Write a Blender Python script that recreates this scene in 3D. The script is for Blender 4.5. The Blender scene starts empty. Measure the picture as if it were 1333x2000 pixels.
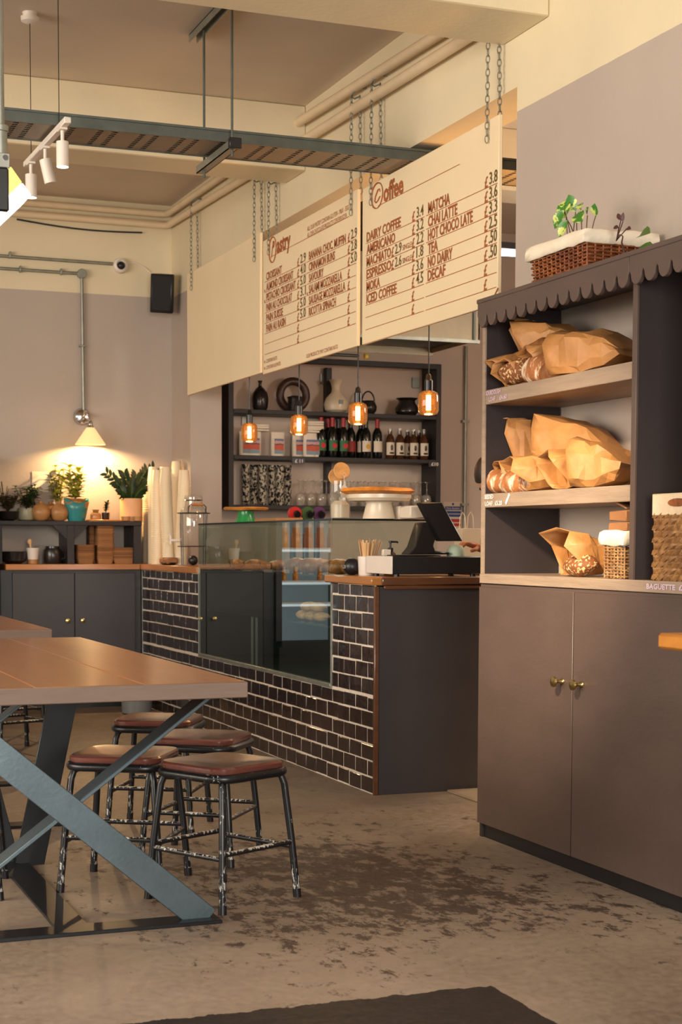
import bpy, bmesh, math, random
from math import sin, cos, tan, pi, radians, atan, sqrt
from mathutils import Vector, Matrix, noise
random.seed(7)
scene = bpy.context.scene
COL = scene.collection

# ------------------------------------------------------------------ camera
F_PX, CX, HOR, CAM_H = 3110.0, 667.0, 1062.0, 1.15
PITCH, ROLL = radians(4), atan(.0033)
CY = HOR + F_PX*tan(PITCH)
YAW = atan(1212/F_PX*cos(PITCH))
_f = Vector((sin(YAW)*cos(PITCH), cos(YAW)*cos(PITCH), -sin(PITCH)))
_r0 = Vector((cos(YAW), -sin(YAW), 0)); _u0 = _r0.cross(_f)
_r = _r0*cos(ROLL) + _u0*sin(ROLL); _u = _u0*cos(ROLL) - _r0*sin(ROLL)
EYE = Vector((0, 0, CAM_H))
cam = bpy.data.cameras.new('camera'); camo = bpy.data.objects.new('camera', cam); COL.objects.link(camo)
camo.matrix_world = Matrix(((_r.x, _u.x, -_f.x, 0), (_r.y, _u.y, -_f.y, 0), (_r.z, _u.z, -_f.z, CAM_H), (0, 0, 0, 1)))
cam.sensor_fit = 'VERTICAL'; cam.sensor_height = 36; cam.sensor_width = 24
cam.lens = F_PX/2000*36
cam.shift_y = (CY-1000)/2000; cam.shift_x = 0
cam.clip_start = .05; cam.clip_end = 100
cam.dof.use_dof = True; cam.dof.focus_distance = 6.0; cam.dof.aperture_fstop = 7
scene.camera = camo

# survey helpers: where the sight line through a point of the photograph meets a known plane of the room
def ray(x, y): return _f + _r*((x-CX)/F_PX) - _u*((y-CY)/F_PX)
def PX(x, y, X): d = ray(x, y); return EYE + d*(X/d.x)
def PY(x, y, Y): d = ray(x, y); return EYE + d*(Y/d.y)
def PZ(x, y, Z=0.0): d = ray(x, y); return EYE + d*((Z-CAM_H)/d.z)
def XatY(x, Y, y=1050): return PY(x, y, Y).x
def YatX(x, X, y=1050): return PX(x, y, X).y

# ------------------------------------------------------------------ light and exposure
scene.view_settings.view_transform = 'Standard'; scene.view_settings.look = 'None'
scene.view_settings.gamma = 1; scene.view_settings.use_curve_mapping = False
scene.view_settings.exposure = 0.16
w = bpy.data.worlds.new('world'); scene.world = w; w.use_nodes = True
bg = w.node_tree.nodes['Background']; bg.inputs[0].default_value = (1.0, .90, .80, 1); bg.inputs[1].default_value = .14
def lamp(name, kind, loc, energy, col, rot=None, **k):
    l = bpy.data.lights.new(name, kind); l.energy = energy; l.color = col
    for a, b in k.items(): setattr(l, a, b)
    o = bpy.data.objects.new(name, l); COL.objects.link(o); o.location = loc
    if rot is not None: o.rotation_euler = rot
    return o
def aim(o, t): o.rotation_euler = (Vector(t)-o.location).to_track_quat('-Z', 'Y').to_euler()
# daylight through the shop front behind the camera and the tall windows on the left
o = lamp('daylight_front', 'AREA', (.3, -2.6, 1.75), 355, (1.0, .93, .84), shape='RECTANGLE', size=2.0, size_y=2.3); aim(o, (1.7, 6, 1.0))
o = lamp('daylight_left', 'AREA', (-4.6, 4.8, 2.1), 425, (1.0, .88, .74), shape='RECTANGLE', size=6.0, size_y=2.2); aim(o, (3, 7.0, 1.9))
o = lamp('daylight_low', 'AREA', (-1.6, .8, 2.7), 26, (.66, .85, 1.0), shape='RECTANGLE', size=1.6, size_y=1.2); aim(o, (1.0, 4.7, .4))  # cool fill light added for the steel table legs
# unseen lights: an added kitchen fill, then the warm lamp below the tray
lamp('kitchen_lamp', 'POINT', (5.4, 7.4, 2.3), 78, (1.0, .87, .74), shadow_soft_size=.25)
lamp('kitchen_lamp_near', 'POINT', (3.78, 7.16, 2.58), 18, (1.0, .50, .14), shadow_soft_size=.08)
# unseen warm spot added to brighten the bread cabinet's doors and shelf fronts
o = lamp('track_spot', 'SPOT', (.3, 2.9, 2.9), 1250, (1.0, .78, .52), shadow_soft_size=.10, spot_size=radians(24), spot_blend=1.0); aim(o, (2.77, 5.2, 1.0))
scene.cycles.max_bounces = 8; scene.cycles.transparent_max_bounces = 16
scene.cycles.sample_clamp_indirect = 4.0; scene.cycles.caustics_reflective = False; scene.cycles.caustics_refractive = False
scene.cycles.use_denoising = True

# ------------------------------------------------------------------ materials
def S(r, g, b): return tuple((c/255/12.92 if c/255 <= .04045 else ((c/255+.055)/1.055)**2.4) for c in (r, g, b))
class N:
    def __init__(s, name):
        s.m = bpy.data.materials.new(name); s.m.use_nodes = True; s.t = s.m.node_tree; s.n = s.t.nodes
        s.b = s.n['Principled BSDF']; s.out = s.n['Material Output']
        s.tc = s.new('ShaderNodeTexCoord')
    def new(s, k, **a):
        x = s.n.new(k)
        for p, v in a.items(): setattr(x, p, v)
        return x
    def link(s, a, b): s.t.links.new(a, b)
    def mapping(s, scale=(1, 1, 1), src='Object', rot=(0, 0, 0)):
        mp = s.new('ShaderNodeMapping'); s.link(s.tc.outputs[src], mp.inputs[0])
        mp.inputs['Scale'].default_value = scale; mp.inputs['Rotation'].default_value = rot; return mp.outputs[0]
    def noise(s, vec, scale, detail=4, rough=.55, dist=0):
        x = s.new('ShaderNodeTexNoise'); s.link(vec, x.inputs['Vector'])
        x.inputs['Scale'].default_value = scale; x.inputs['Detail'].default_value = detail
        x.inputs['Roughness'].default_value = rough; x.inputs['Distortion'].default_value = dist
        return x.outputs['Fac']
    def math(s, op, a, b=None, clamp=False):
        x = s.new('ShaderNodeMath', operation=op, use_clamp=clamp)
        for i, q in enumerate((a, b)):
            if q is None: continue
            if isinstance(q, (int, float)): x.inputs[i].default_value = q
            else: s.link(q, x.inputs[i])
        return x.outputs[0]
    def mix(s, f, a, b):
        x = s.new('ShaderNodeMix', data_type='RGBA')
        for i, q in ((0, f), (6, a), (7, b)):
            if isinstance(q, (int, float)): x.inputs[i].default_value = q
            elif isinstance(q, tuple): x.inputs[i].default_value = (*q[:3], 1)
            else: s.link(q, x.inputs[i])
        return x.outputs[2]
    def ramp(s, f, a, b):
        x = s.new('ShaderNodeMapRange'); s.link(f, x.inputs[0]); x.inputs[1].default_value = a; x.inputs[2].default_value = b
        return x.outputs[0]
    def bump(s, h, strength=.3, dist=.01):
        x = s.new('ShaderNodeBump'); s.link(h, x.inputs['Height']); x.inputs['Strength'].default_value = strength
        x.inputs['Distance'].default_value = dist; s.link(x.outputs[0], s.b.inputs['Normal'])
    def set(s, **k):
        names = dict(col='Base Color', rough='Roughness', metal='Metallic', coat='Coat Weight', coatr='Coat Roughness', spec='Specular IOR Level', alpha='Alpha', sss='Subsurface Weight', trans='Transmission Weight')
        for a, v in k.items():
            i = s.b.inputs[names[a]]
            if isinstance(v, tuple): i.default_value = (*v[:3], 1)
            elif isinstance(v, (int, float)): i.default_value = v
            else: s.link(v, i)
def sc(c, k): return tuple(min(1, x*k) for x in c)
def M(name, col, rough=.5, metal=0, var=.12, vs=6, bump=0, bs=60, coat=0, stretch=(1, 1, 1), emis=None, es=0, spec=.5):
    n = N(name); v = n.mapping(stretch)
    f = n.noise(v, vs)
    n.set(col=n.mix(n.ramp(f, .3, .7), sc(col, 1-var), sc(col, 1+var)), rough=rough, metal=metal, coat=coat, spec=spec)
    if bump: n.bump(n.noise(n.mapping(stretch), bs, 3), bump)
    if emis: n.b.inputs['Emission Color'].default_value = (*emis, 1); n.b.inputs['Emission Strength'].default_value = es
    return n.m
def emit(name, col, strength):
    n = N(name); n.set(col=(0, 0, 0)); n.b.inputs['Emission Color'].default_value = (*col, 1); n.b.inputs['Emission Strength'].default_value = strength
    return n.m
def glass(name, tint=(1, 1, 1), ior=1.5, boost=1.0, rough=0.0, solid=0.0, solidcol=(1, 1, 1)):
    n = N(name); t = n.new('ShaderNodeBsdfTransparent'); t.inputs[0].default_value = (*tint, 1)
    g = n.new('ShaderNodeBsdfGlossy'); g.inputs['Roughness'].default_value = rough
    fr = n.new('ShaderNodeFresnel'); fr.inputs[0].default_value = ior
    ge = n.new('ShaderNodeNewGeometry')   # one reflection per pane: only where the ray enters it
    k = n.math('MULTIPLY', n.math('MULTIPLY', fr.outputs[0], boost, True), n.math('SUBTRACT', 1, ge.outputs['Backfacing']))
    mx = n.new('ShaderNodeMixShader'); n.link(k, mx.inputs[0])
    if solid:
        d = n.new('ShaderNodeBsdfDiffuse'); d.inputs[0].default_value = (*solidcol, 1)
        m2 = n.new('ShaderNodeMixShader'); m2.inputs[0].default_value = solid; n.link(t.outputs[0], m2.inputs[1]); n.link(d.outputs[0], m2.inputs[2])
        n.link(m2.outputs[0], mx.inputs[1])
    else: n.link(t.outputs[0], mx.inputs[1])
    n.link(g.outputs[0], mx.inputs[2]); n.link(mx.outputs[0], n.out.inputs[0])
    return n.m

CREAM, LILAC = S(224, 210, 178), S(180, 167, 156)
def wall_mat():
    n = N('painted_wall'); v = n.mapping()
    sep = n.new('ShaderNodeSeparateXYZ'); n.link(v, sep.inputs[0])
    edge = n.math('ADD', sep.outputs[2], n.math('MULTIPLY', n.noise(v, 9), .006))
    up = n.math('GREATER_THAN', edge, 2.932)
    f = n.ramp(n.noise(v, 1.6, 5), .25, .75)
    n.set(col=n.mix(up, n.mix(f, sc(LILAC, .94), sc(LILAC, 1.05)), n.mix(f, sc(CREAM, .93), sc(CREAM, 1.05))), rough=.62, spec=.3)
    n.bump(n.noise(v, 45, 4), .12, .01); return n.m
def floor_mat():
    n = N('worn_concrete'); v = n.mapping()
    sep = n.new('ShaderNodeSeparateXYZ'); n.link(v, sep.inputs[0]); x, y = sep.outputs[0], sep.outputs[1]
    base = n.mix(n.ramp(n.noise(v, 1.1, 6, .6), .3, .7), S(112, 96, 83), S(158, 141, 124))
    fine = n.noise(v, 30, 6, .7)
    base = n.mix(n.ramp(fine, .3, .75), base, n.mix(.4, base, S(182, 165, 145)))
    # worn dark patches, densest round the stools and the aisle
    vs = n.mapping((1.7, 1, 1), rot=(0, 0, .2))
    big = n.noise(vs, .9, 3, .5); pat = n.noise(vs, 7.5, 12, .80, .2)
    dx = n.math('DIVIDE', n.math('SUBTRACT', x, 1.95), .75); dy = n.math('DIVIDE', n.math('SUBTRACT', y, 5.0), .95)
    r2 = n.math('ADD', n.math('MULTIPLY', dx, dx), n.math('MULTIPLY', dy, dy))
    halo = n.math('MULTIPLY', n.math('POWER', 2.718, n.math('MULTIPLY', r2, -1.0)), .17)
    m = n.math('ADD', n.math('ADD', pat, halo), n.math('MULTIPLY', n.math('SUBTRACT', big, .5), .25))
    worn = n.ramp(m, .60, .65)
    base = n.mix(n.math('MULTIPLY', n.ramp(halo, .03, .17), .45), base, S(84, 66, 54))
    base = n.mix(n.math('MULTIPLY', worn, .9), base, S(58, 45, 38))
    sp = n.ramp(n.noise(v, 70, 3, .6), .66, .72)
    base = n.mix(n.math('MULTIPLY', sp, .5), base, S(60, 46, 38))
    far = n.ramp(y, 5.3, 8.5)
    base = n.mix(n.math('MULTIPLY', n.math('MULTIPLY', far, n.ramp(n.noise(v, 1.7, 6, .65), .25, .6)), .7), base, S(86, 64, 48))  # noise-broken stain, plus light falloff painted in as darker colour towards the far end
    # black painted strip near the shop front, torn edges
    A, B, C = PZ(340, 1990), PZ(960, 1925), PZ(1090, 2000)
    def side(p, q):
        nx, ny = -(q.y-p.y), q.x-p.x; L = sqrt(nx*nx+ny*ny)
        return n.math('SUBTRACT', n.math('ADD', n.math('MULTIPLY', x, nx/L), n.math('MULTIPLY', y, ny/L)), (nx*p.x+ny*p.y)/L)
    tear = n.math('MULTIPLY', n.math('SUBTRACT', n.noise(v, 16, 6, .65), .5), .07)
    s1 = n.math('ADD', side(A, B), tear); s2 = n.math('ADD', side(B, C), n.math('MULTIPLY', tear, .35))
    blk = n.math('MULTIPLY', n.math('LESS_THAN', s1, 0), n.math('LESS_THAN', s2, 0))
    base = n.mix(blk, base, n.mix(n.ramp(n.noise(v, 12), .3, .7), S(26, 23, 24), S(40, 35, 35)))
    n.set(col=base, rough=n.ramp(n.math('ADD', fine, n.math('MULTIPLY', worn, .1)), -.15, 1.15), spec=.45)
    n.bump(fine, .12, .004); return n.m
def wood_mat(name, c1, c2, rough=.4, scale=1.0, axis='Y', coat=0, ringf=1.0):
    n = N(name); st = {'X': (.35, 3, 3), 'Y': (3, .35, 3), 'Z': (3, 3, .35)}[axis]
    v = n.mapping(tuple(s*scale for s in st))
    g = n.noise(v, 4, 7, .62, 1.2*ringf); g2 = n.noise(v, 22, 5, .6)
    n.set(col=n.mix(n.ramp(g2, .25, .8), n.mix(n.ramp(g, .3, .7), c1, c2), n.mix(.5, c1, sc(c1, .55))), rough=rough, coat=coat, coatr=.15)
    n.bump(g2, .12, .003); return n.m
def worn_metal(name, base, chip, thr=.60, rough=.35, top=0.0):
    n = N(name); v = n.mapping((1, 1, .28))
    a = n.noise(v, 120, 6, .7); big = n.noise(n.mapping(), 9, 2)
    sep = n.new('ShaderNodeSeparateXYZ'); n.link(n.tc.outputs['Object'], sep.inputs[0])
    g = n.new('ShaderNodeNewGeometry'); sn = n.new('ShaderNodeSeparateXYZ'); n.link(g.outputs['Normal'], sn.inputs[0])
    low = n.ramp(sep.outputs[2], .15, .02)
    k = n.math('ADD', n.math('ADD', a, n.math('MULTIPLY', n.math('SUBTRACT', big, .5), .30)), n.math('ADD', n.math('MULTIPLY', low, .13), n.math('MULTIPLY', sn.outputs[2], top)))
    k = n.ramp(k, thr, thr+.05)
    n.set(col=n.mix(k, base, chip), rough=rough); n.bump(a, .08, .001); return n.m
def slots_mat(name, col):
    n = N(name); sep = n.new('ShaderNodeSeparateXYZ'); n.link(n.tc.outputs['Object'], sep.inputs[0])
    cx = n.math('DIVIDE', n.math('ADD', sep.outputs[0], 50), .062); fx = n.math('FRACT', cx); fy = n.math('FRACT', n.math('DIVIDE', sep.outputs[1], .033))
    slot = n.math('MULTIPLY', n.math('LESS_THAN', fx, .40), n.math('LESS_THAN', fy, .55))
    slot = n.math('MULTIPLY', slot, n.math('GREATER_THAN', n.math('MODULO', n.math('FLOOR', cx), 3), .5))
    n.set(col=col, rough=.45, metal=.6, alpha=n.math('SUBTRACT', 1, slot)); return n.m
def wicker_mat(name, c1, c2, sx=60, sz=45):
    n = N(name); v = n.mapping()
    f = n.noise(v, 55, 4, .6); g = n.noise(v, 9, 3)
    n.set(col=n.mix(n.ramp(f, .3, .7), n.mix(n.ramp(g, .35, .65), c1, c2), sc(c2, .55)), rough=.55); n.bump(f, .35, .004); return n.m

W = {}
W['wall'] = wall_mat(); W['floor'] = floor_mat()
W['ceiling'] = M('ceiling_paint', S(208, 194, 176), .7, var=.06, vs=1.5, bump=.08, bs=40)
W['cream'] = M('cream_paint', CREAM, .6, var=.05, vs=2, bump=.1, bs=40)
W['kitchen'] = M('kitchen_paint', S(208, 190, 174), .6, var=.05, vs=2)
W['pipe'] = M('painted_pipe', S(222, 200, 166), .45, var=.06)
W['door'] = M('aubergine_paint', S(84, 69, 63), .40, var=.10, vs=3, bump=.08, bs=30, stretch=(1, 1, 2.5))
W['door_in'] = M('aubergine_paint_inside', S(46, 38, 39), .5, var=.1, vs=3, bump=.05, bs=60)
W['shelfwood'] = M('greyed_wood', S(150, 130, 112), .5, var=.15, vs=7, bump=.2, bs=40, stretch=(3, .5, 6))
W['charcoal'] = M('charcoal_paint', S(54, 49, 50), .45, var=.10, vs=3, bump=.06, bs=40)
W['black'] = M('black_plastic', S(22, 22, 25), .38, var=.1)
W['blackm'] = M('black_metal', S(20, 20, 22), .3, var=.1)
W['darkwood'] = M('dark_wood', S(31, 26, 26), .5, var=.2, vs=8, stretch=(.5, 4, 4), bump=.1)
W['tile'] = M('glazed_tile', S(40, 27, 26), .16, var=.45, vs=5, bump=.35, bs=14, coat=.3)
W['grout'] = M('grout', S(222, 208, 192), .8, var=.1, vs=20)
W['worktop'] = wood_mat('oiled_worktop', S(186, 122, 62), S(148, 88, 40), .32, 1.4, 'Y', .3)
W['worktopx'] = wood_mat('oiled_worktop_far', S(190, 124, 62), S(150, 90, 42), .32, 1.4, 'X', .3)
W['worktopd'] = wood_mat('dark_worktop_edge', S(104, 64, 40), S(70, 42, 28), .2, 1.6, 'X', .5)
W['table'] = wood_mat('table_top', S(172, 112, 66), S(134, 82, 48), .34, .9, 'Y', .4, .6)
W['tableend'] = wood_mat('table_end_grain', S(134, 112, 98), S(104, 84, 72), .6, 2.0, 'X')
W['steel'] = M('raw_steel', S(90, 105, 112), .38, metal=.55, var=.16, vs=5, bump=.04)
W['steeld'] = M('dark_steel', S(34, 36, 40), .35, metal=.4, var=.2, vs=4)
W['galv'] = M('galvanised', S(150, 152, 142), .42, metal=.7, var=.15, vs=14)
W['galvd'] = M('galvanised_dark', S(92, 98, 92), .45, metal=.5, var=.15, vs=14)
W['chrome'] = M('chrome', S(205, 200, 195), .15, metal=1, var=.03)
W['brass'] = M('aged_brass', S(190, 168, 110), .25, metal=1, var=.1)
W['seat'] = wood_mat('varnished_seat', S(118, 68, 58), S(84, 46, 39), .17, 2.2, 'X', .6)
W['stool'] = worn_metal('chipped_black_metal', S(16, 18, 22), S(196, 192, 184), .645)
W['stoolw'] = worn_metal('rubbed_black_metal', S(24, 24, 26), S(206, 198, 184), .62, top=.16)
W['board'] = M('menu_board', S(238, 217, 180), .55, var=.03, vs=2)
W['ink'] = M('brown_ink', S(164, 90, 46), .6, var=.15, vs=20)
W['inkd'] = M('price_ink', S(104, 82, 44), .5, var=.15, vs=20)
W['white'] = M('white_plastic', S(226, 216, 204), .4, var=.04)
W['paper'] = M('white_paper', S(224, 210, 190), .7, var=.05)
W['cup'] = M('paper_cup', S(232, 214, 182), .6, var=.03)
W['kraft'] = M('kraft_paper', S(180, 126, 72), .55, var=.16, vs=9, bump=.55, bs=15)
def card_mat():
    n = N('brown_card'); oi = n.new('ShaderNodeObjectInfo')
    n.set(col=n.mix(n.math('ADD', n.math('MULTIPLY', oi.outputs['Random'], .7), n.math('MULTIPLY', n.noise(n.mapping(), 12), .3)), S(118, 76, 44), S(176, 124, 78)), rough=.7); return n.m
W['kraftd'] = card_mat()
def seeded_mat():
    n = N('seeded_crust'); a = n.noise(n.mapping(), 90, 2)
    n.set(col=n.mix(n.ramp(a, .54, .60), n.mix(n.noise(n.mapping(), 18), S(96, 54, 28), S(150, 88, 44)), S(222, 186, 130)), rough=.7); n.bump(a, .6, .004); return n.m
W['seeded'] = seeded_mat()
W['crust'] = M('bread_crust', S(146, 90, 46), .6, var=.5, vs=16, bump=.5, bs=30)
def flour_mat():
    n = N('floured_crust'); a = n.noise(n.mapping((1, 2.5, 1)), 14, 5, .6); b = n.noise(n.mapping(), 40, 4)
    n.set(col=n.mix(n.ramp(a, .47, .58), n.mix(b, S(120, 66, 32), S(176, 112, 60)), S(226, 206, 178)), rough=.8); n.bump(b, .5, .004); return n.m
W['flour'] = flour_mat()
W['glass'] = glass('case_glass', (.90, .96, .93), 1.5, 1.9)
W['clear'] = glass('clear_glass', (.95, .95, .93), 1.45, 1.6, .02, .05, (.9, .85, .8))
W['jarglass'] = glass('thick_glass', (.90, .89, .86), 1.5, 2.4, .04, .16, (.75, .68, .6))
W['ceramicw'] = M('cream_ceramic', S(222, 206, 180), .3, var=.05)
W['ceramicd'] = M('black_ceramic', S(38, 32, 31), .25, var=.3, vs=9)
W['clay'] = M('stoneware', S(172, 122, 74), .4, var=.25, vs=9)
W['teal'] = M('teal_glaze', S(52, 132, 132), .3, var=.15)
W['green'] = M('green_glaze', S(34, 140, 70), .25, var=.1)
W['leaf'] = M('leaf_green', S(70, 104, 36), .45, var=.4, vs=9)
W['leafd'] = M('leaf_dark', S(34, 56, 28), .35, var=.35, vs=9)
W['leafy'] = M('leaf_yellow_green', S(190, 190, 66), .5, var=.35, vs=9)
W['leafr'] = M('leaf_wine', S(70, 34, 34), .5, var=.35, vs=9)
W['soil'] = M('soil', S(50, 36, 26), .9, var=.3, vs=40)
W['cloth'] = M('calico', S(230, 218, 196), .85, var=.06, vs=12, bump=.3, bs=30)
W['wicker'] = wicker_mat('wicker_brown', S(170, 98, 46), S(122, 62, 28))
W['wickerl'] = wicker_mat('wicker_pale', S(206, 160, 104), S(150, 104, 60))
W['rush'] = wicker_mat('rush_weave', S(186, 138, 84), S(142, 98, 56))
W['skin'] = M('skin', S(206, 140, 108), .5, var=.06)
W['hair'] = M('dark_hair', S(30, 20, 18), .5, var=.3, vs=40, stretch=(1, 1, .2))
W['chalk'] = M('chalk', S(236, 224, 220), .8, var=.1)
W['chalkp'] = M('pink_chalk', S(206, 178, 196), .8, var=.1)
W['stone'] = M('grey_glaze', S(130, 132, 130), .3, var=.15)

# ------------------------------------------------------------------ mesh helpers
class MB:
    def __init__(s): s.v = []; s.f = []
    def add(s, vs, fs):
        o = len(s.v); s.v += [Vector(v) for v in vs]; s.f += [tuple(i+o for i in f) for f in fs]; return s
    def box(s, a, b, rot=None, piv=None):
        """box between two corners, optional rotation matrix about piv"""
        vs = [Vector((x, y, z)) for z in (a[2], b[2]) for y in (a[1], b[1]) for x in (a[0], b[0])]
        if rot is not None:
            p = Vector(piv) if piv is not None else (Vector(a)+Vector(b))/2
            vs = [rot @ (v-p)+p for v in vs]
        return s.add(vs, [(0, 2, 3, 1), (4, 5, 7, 6), (0, 1, 5, 4), (2, 6, 7, 3), (0, 4, 6, 2), (1, 3, 7, 5)])
    def cyl(s, p0, p1, r0, r1=None, n=16, caps=True):
        return s.tube([p0, p1], [r0, r0 if r1 is None else r1], n, caps=caps)
    def tube(s, pts, r, n=8, closed=False, caps=True, sq=1.0):
        pts = [Vector(p) for p in pts]; k = len(pts); rr = r if isinstance(r, (list, tuple)) else [r]*k
        o = len(s.v); up = None
        for i, p in enumerate(pts):
            a = pts[(i-1) % k] if (closed or i) else p; b = pts[(i+1) % k] if (closed or i < k-1) else p
            t = (b-a).normalized() if (b-a).length > 1e-9 else Vector((0, 0, 1))
            if up is None: up = t.orthogonal().normalized()
            up = (up-t*up.dot(t)); up = up.normalized() if up.length > 1e-6 else t.orthogonal().normalized()
            sd = t.cross(up)
            for j in range(n):
                an = 2*pi*j/n; s.v.append(p+(up*cos(an)+sd*sin(an)*sq)*rr[i])
        for i in range(k if closed else k-1):
            i2 = (i+1) % k
            for j in range(n):
                s.f.append((o+i*n+j, o+i*n+(j+1) % n, o+i2*n+(j+1) % n, o+i2*n+j))
        if caps and not closed:
            s.f.append(tuple(o+j for j in range(n))[::-1]); s.f.append(tuple(o+(k-1)*n+j for j in range(n)))
        return s
    def lathe(s, prof, n=24, c=(0, 0, 0), sx=1, sy=1, caps=True):
        o = len(s.v); c = Vector(c)
        for r, z in prof:
            for j in range(n):
                a = 2*pi*j/n; s.v.append(c+Vector((r*cos(a)*sx, r*sin(a)*sy, z)))
        for i in range(len(prof)-1):
            for j in range(n):
                s.f.append((o+i*n+j, o+i*n+(j+1) % n, o+(i+1)*n+(j+1) % n, o+(i+1)*n+j))
        if caps:
            if prof[0][0] > 1e-4: s.f.append(tuple(o+j for j in range(n))[::-1])
            if prof[-1][0] > 1e-4: s.f.append(tuple(o+(len(prof)-1)*n+j for j in range(n)))
        return s
    def ball(s, c, r, nu=16, nv=10):
        r = r if isinstance(r, (tuple, list)) else (r, r, r)
        o = len(s.v); s.lathe([(sin(pi*i/nv)+1e-5, -cos(pi*i/nv)) for i in range(nv+1)], nu, caps=False)
        for i in range(o, len(s.v)):
            v = s.v[i]; s.v[i] = Vector((c[0]+v.x*r[0], c[1]+v.y*r[1], c[2]+v.z*r[2]))
        return s
    def prism(s, poly, fn, d0, d1):
        """poly 2d extruded: fn(u,v,d)->xyz"""
        n = len(poly); return s.add([fn(u, v, d0) for u, v in poly]+[fn(u, v, d1) for u, v in poly],
            [tuple(range(n))[::-1], tuple(range(n, 2*n))]+[(i, (i+1) % n, n+(i+1) % n, n+i) for i in range(n)])
    def leaf(s, p, d, L, wd, up=(0, 0, 1), bend=.25, fold=.15):
        p = Vector(p); d = Vector(d).normalized(); up = Vector(up); sd = d.cross(up)
        sd = sd.normalized() if sd.length > 1e-3 else d.orthogonal().normalized(); nn = sd.cross(d)
        rows = ((0, .06), (.22, .75), (.5, 1), (.78, .7), (1, .04)); o = len(s.v)
        for t, k in rows:
            c = p+d*(L*t)-nn*(bend*L*t*t)
            s.v += [c+sd*(wd/2*k)+nn*(fold*wd*k), c, c-sd*(wd/2*k)+nn*(fold*wd*k)]
        for i in range(4):
            a = o+i*3; s.f += [(a, a+1, a+4, a+3), (a+1, a+2, a+5, a+4)]
        return s
    def move(s, m):
        s.v = [m @ v for v in s.v]; return s
    def jitter(s, k, sc_=30, seed=0):
        s.v = [v+noise.noise_vector(v*sc_+Vector((seed*7.3, seed*3.1, seed)))*k for v in s.v]; return s
    def build(s, name, mat, parent=None, bevel=0, seg=1, angle=38, loc=None, solid=0, sub=0, flat=False):
        me = bpy.data.meshes.new(name); me.from_pydata([tuple(v) for v in s.v], [], s.f)
        bm = bmesh.new(); bm.from_mesh(me)
        bmesh.ops.recalc_face_normals(bm, faces=bm.faces)
        if bevel:
            es = [e for e in bm.edges if len(e.link_faces) == 2 and e.calc_face_angle(0) > radians(30)]
            bmesh.ops.bevel(bm, geom=es, offset=bevel, segments=seg, affect='EDGES', profile=.6, clamp_overlap=True)
        if not flat:
            for f in bm.faces: f.smooth = True
        bm.to_mesh(me); bm.free()
        if not flat: me.set_sharp_from_angle(angle=radians(angle))
        me.materials.append(mat)
        o = bpy.data.objects.new(name, me); COL.objects.link(o)
        if loc is not None: o.location = loc
        if parent is not None: o.parent = parent
        if solid:
            md = o.modifiers.new('thick', 'SOLIDIFY'); md.thickness = solid; md.offset = 0
        if sub:
            md = o.modifiers.new('sub', 'SUBSURF'); md.levels = md.render_levels = sub
        return o
def tag(o, label, cat, group=None, kind=None):
    o['label'] = label; o['category'] = cat
    if group: o['group'] = group
    if kind: o['kind'] = kind
    return o
def struct(name, mb, mat, bevel=0):
    o = mb.build(name, mat, bevel=bevel); o['kind'] = 'structure'; return o
def thing(name, label, cat, loc=(0, 0, 0), rz=0, group=None):
    o = bpy.data.objects.new(name, None); COL.objects.link(o); o.empty_display_size = .1
    o.location = loc; o.rotation_euler = (0, 0, rz); return tag(o, label, cat, group)
def dup(root, loc, rz=None, label=None, group=None):
    def rec(src, par):
        c = src.copy(); COL.objects.link(c)
        if par is not None: c.parent = par
        for ch in [x for x in src.children]: rec(ch, c)
        return c
    r = rec(root, None); r.location = loc
    if rz is not None: r.rotation_euler = (0, 0, rz)
    if label: r['label'] = label
    if group: r['group'] = group
    return r
def text_mb(mb, txt, fn, u, v, h, width=None, depth=.0012, bold=.0, shear=0, right=None, narrow=None):
    """flat lettering; u,v baseline start, h cap height; fn(u,v,d)->xyz"""
    cu = bpy.data.curves.new('t', 'FONT'); cu.body = txt; cu.size = 1; cu.offset = bold; cu.shear = shear; cu.resolution_u = 2
    ob = bpy.data.objects.new('t', cu); COL.objects.link(ob)
    dg = bpy.context.evaluated_depsgraph_get(); dg.update()
    me = bpy.data.meshes.new_from_object(ob.evaluated_get(dg))
    if me.vertices:
        xs = [q.co.x for q in me.vertices]; x0, x1 = min(xs), max(xs); k = h/.70
        kx = width/(x1-x0) if width else k*(narrow or 1)
        u0 = u-x0*kx if right is None else right-x1*kx
        mb.add([fn(u0+q.co.x*kx, v+q.co.y*k, depth) for q in me.vertices], [tuple(p.vertices) for p in me.polygons])
    bpy.data.objects.remove(ob); bpy.data.curves.remove(cu)
    return mb
def rotz(a): return Matrix.Rotation(a, 3, 'Z')
def bar(mb, p0, p1, wd, th, wdir):
    """flat bar from p0 to p1, width wd along wdir, thickness th"""
    p0, p1 = Vector(p0), Vector(p1); t = (p1-p0).normalized(); a = Vector(wdir); a = (a-t*a.dot(t)).normalized(); b = t.cross(a)
    vs = [q+a*(wd/2*i)+b*(th/2*j) for q in (p0, p1) for i, j in ((-1, -1), (1, -1), (1, 1), (-1, 1))]
    return mb.add(vs, [(3, 2, 1, 0), (4, 5, 6, 7)]+[(i, (i+1) % 4, 4+(i+1) % 4, 4+i) for i in range(4)])

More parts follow.
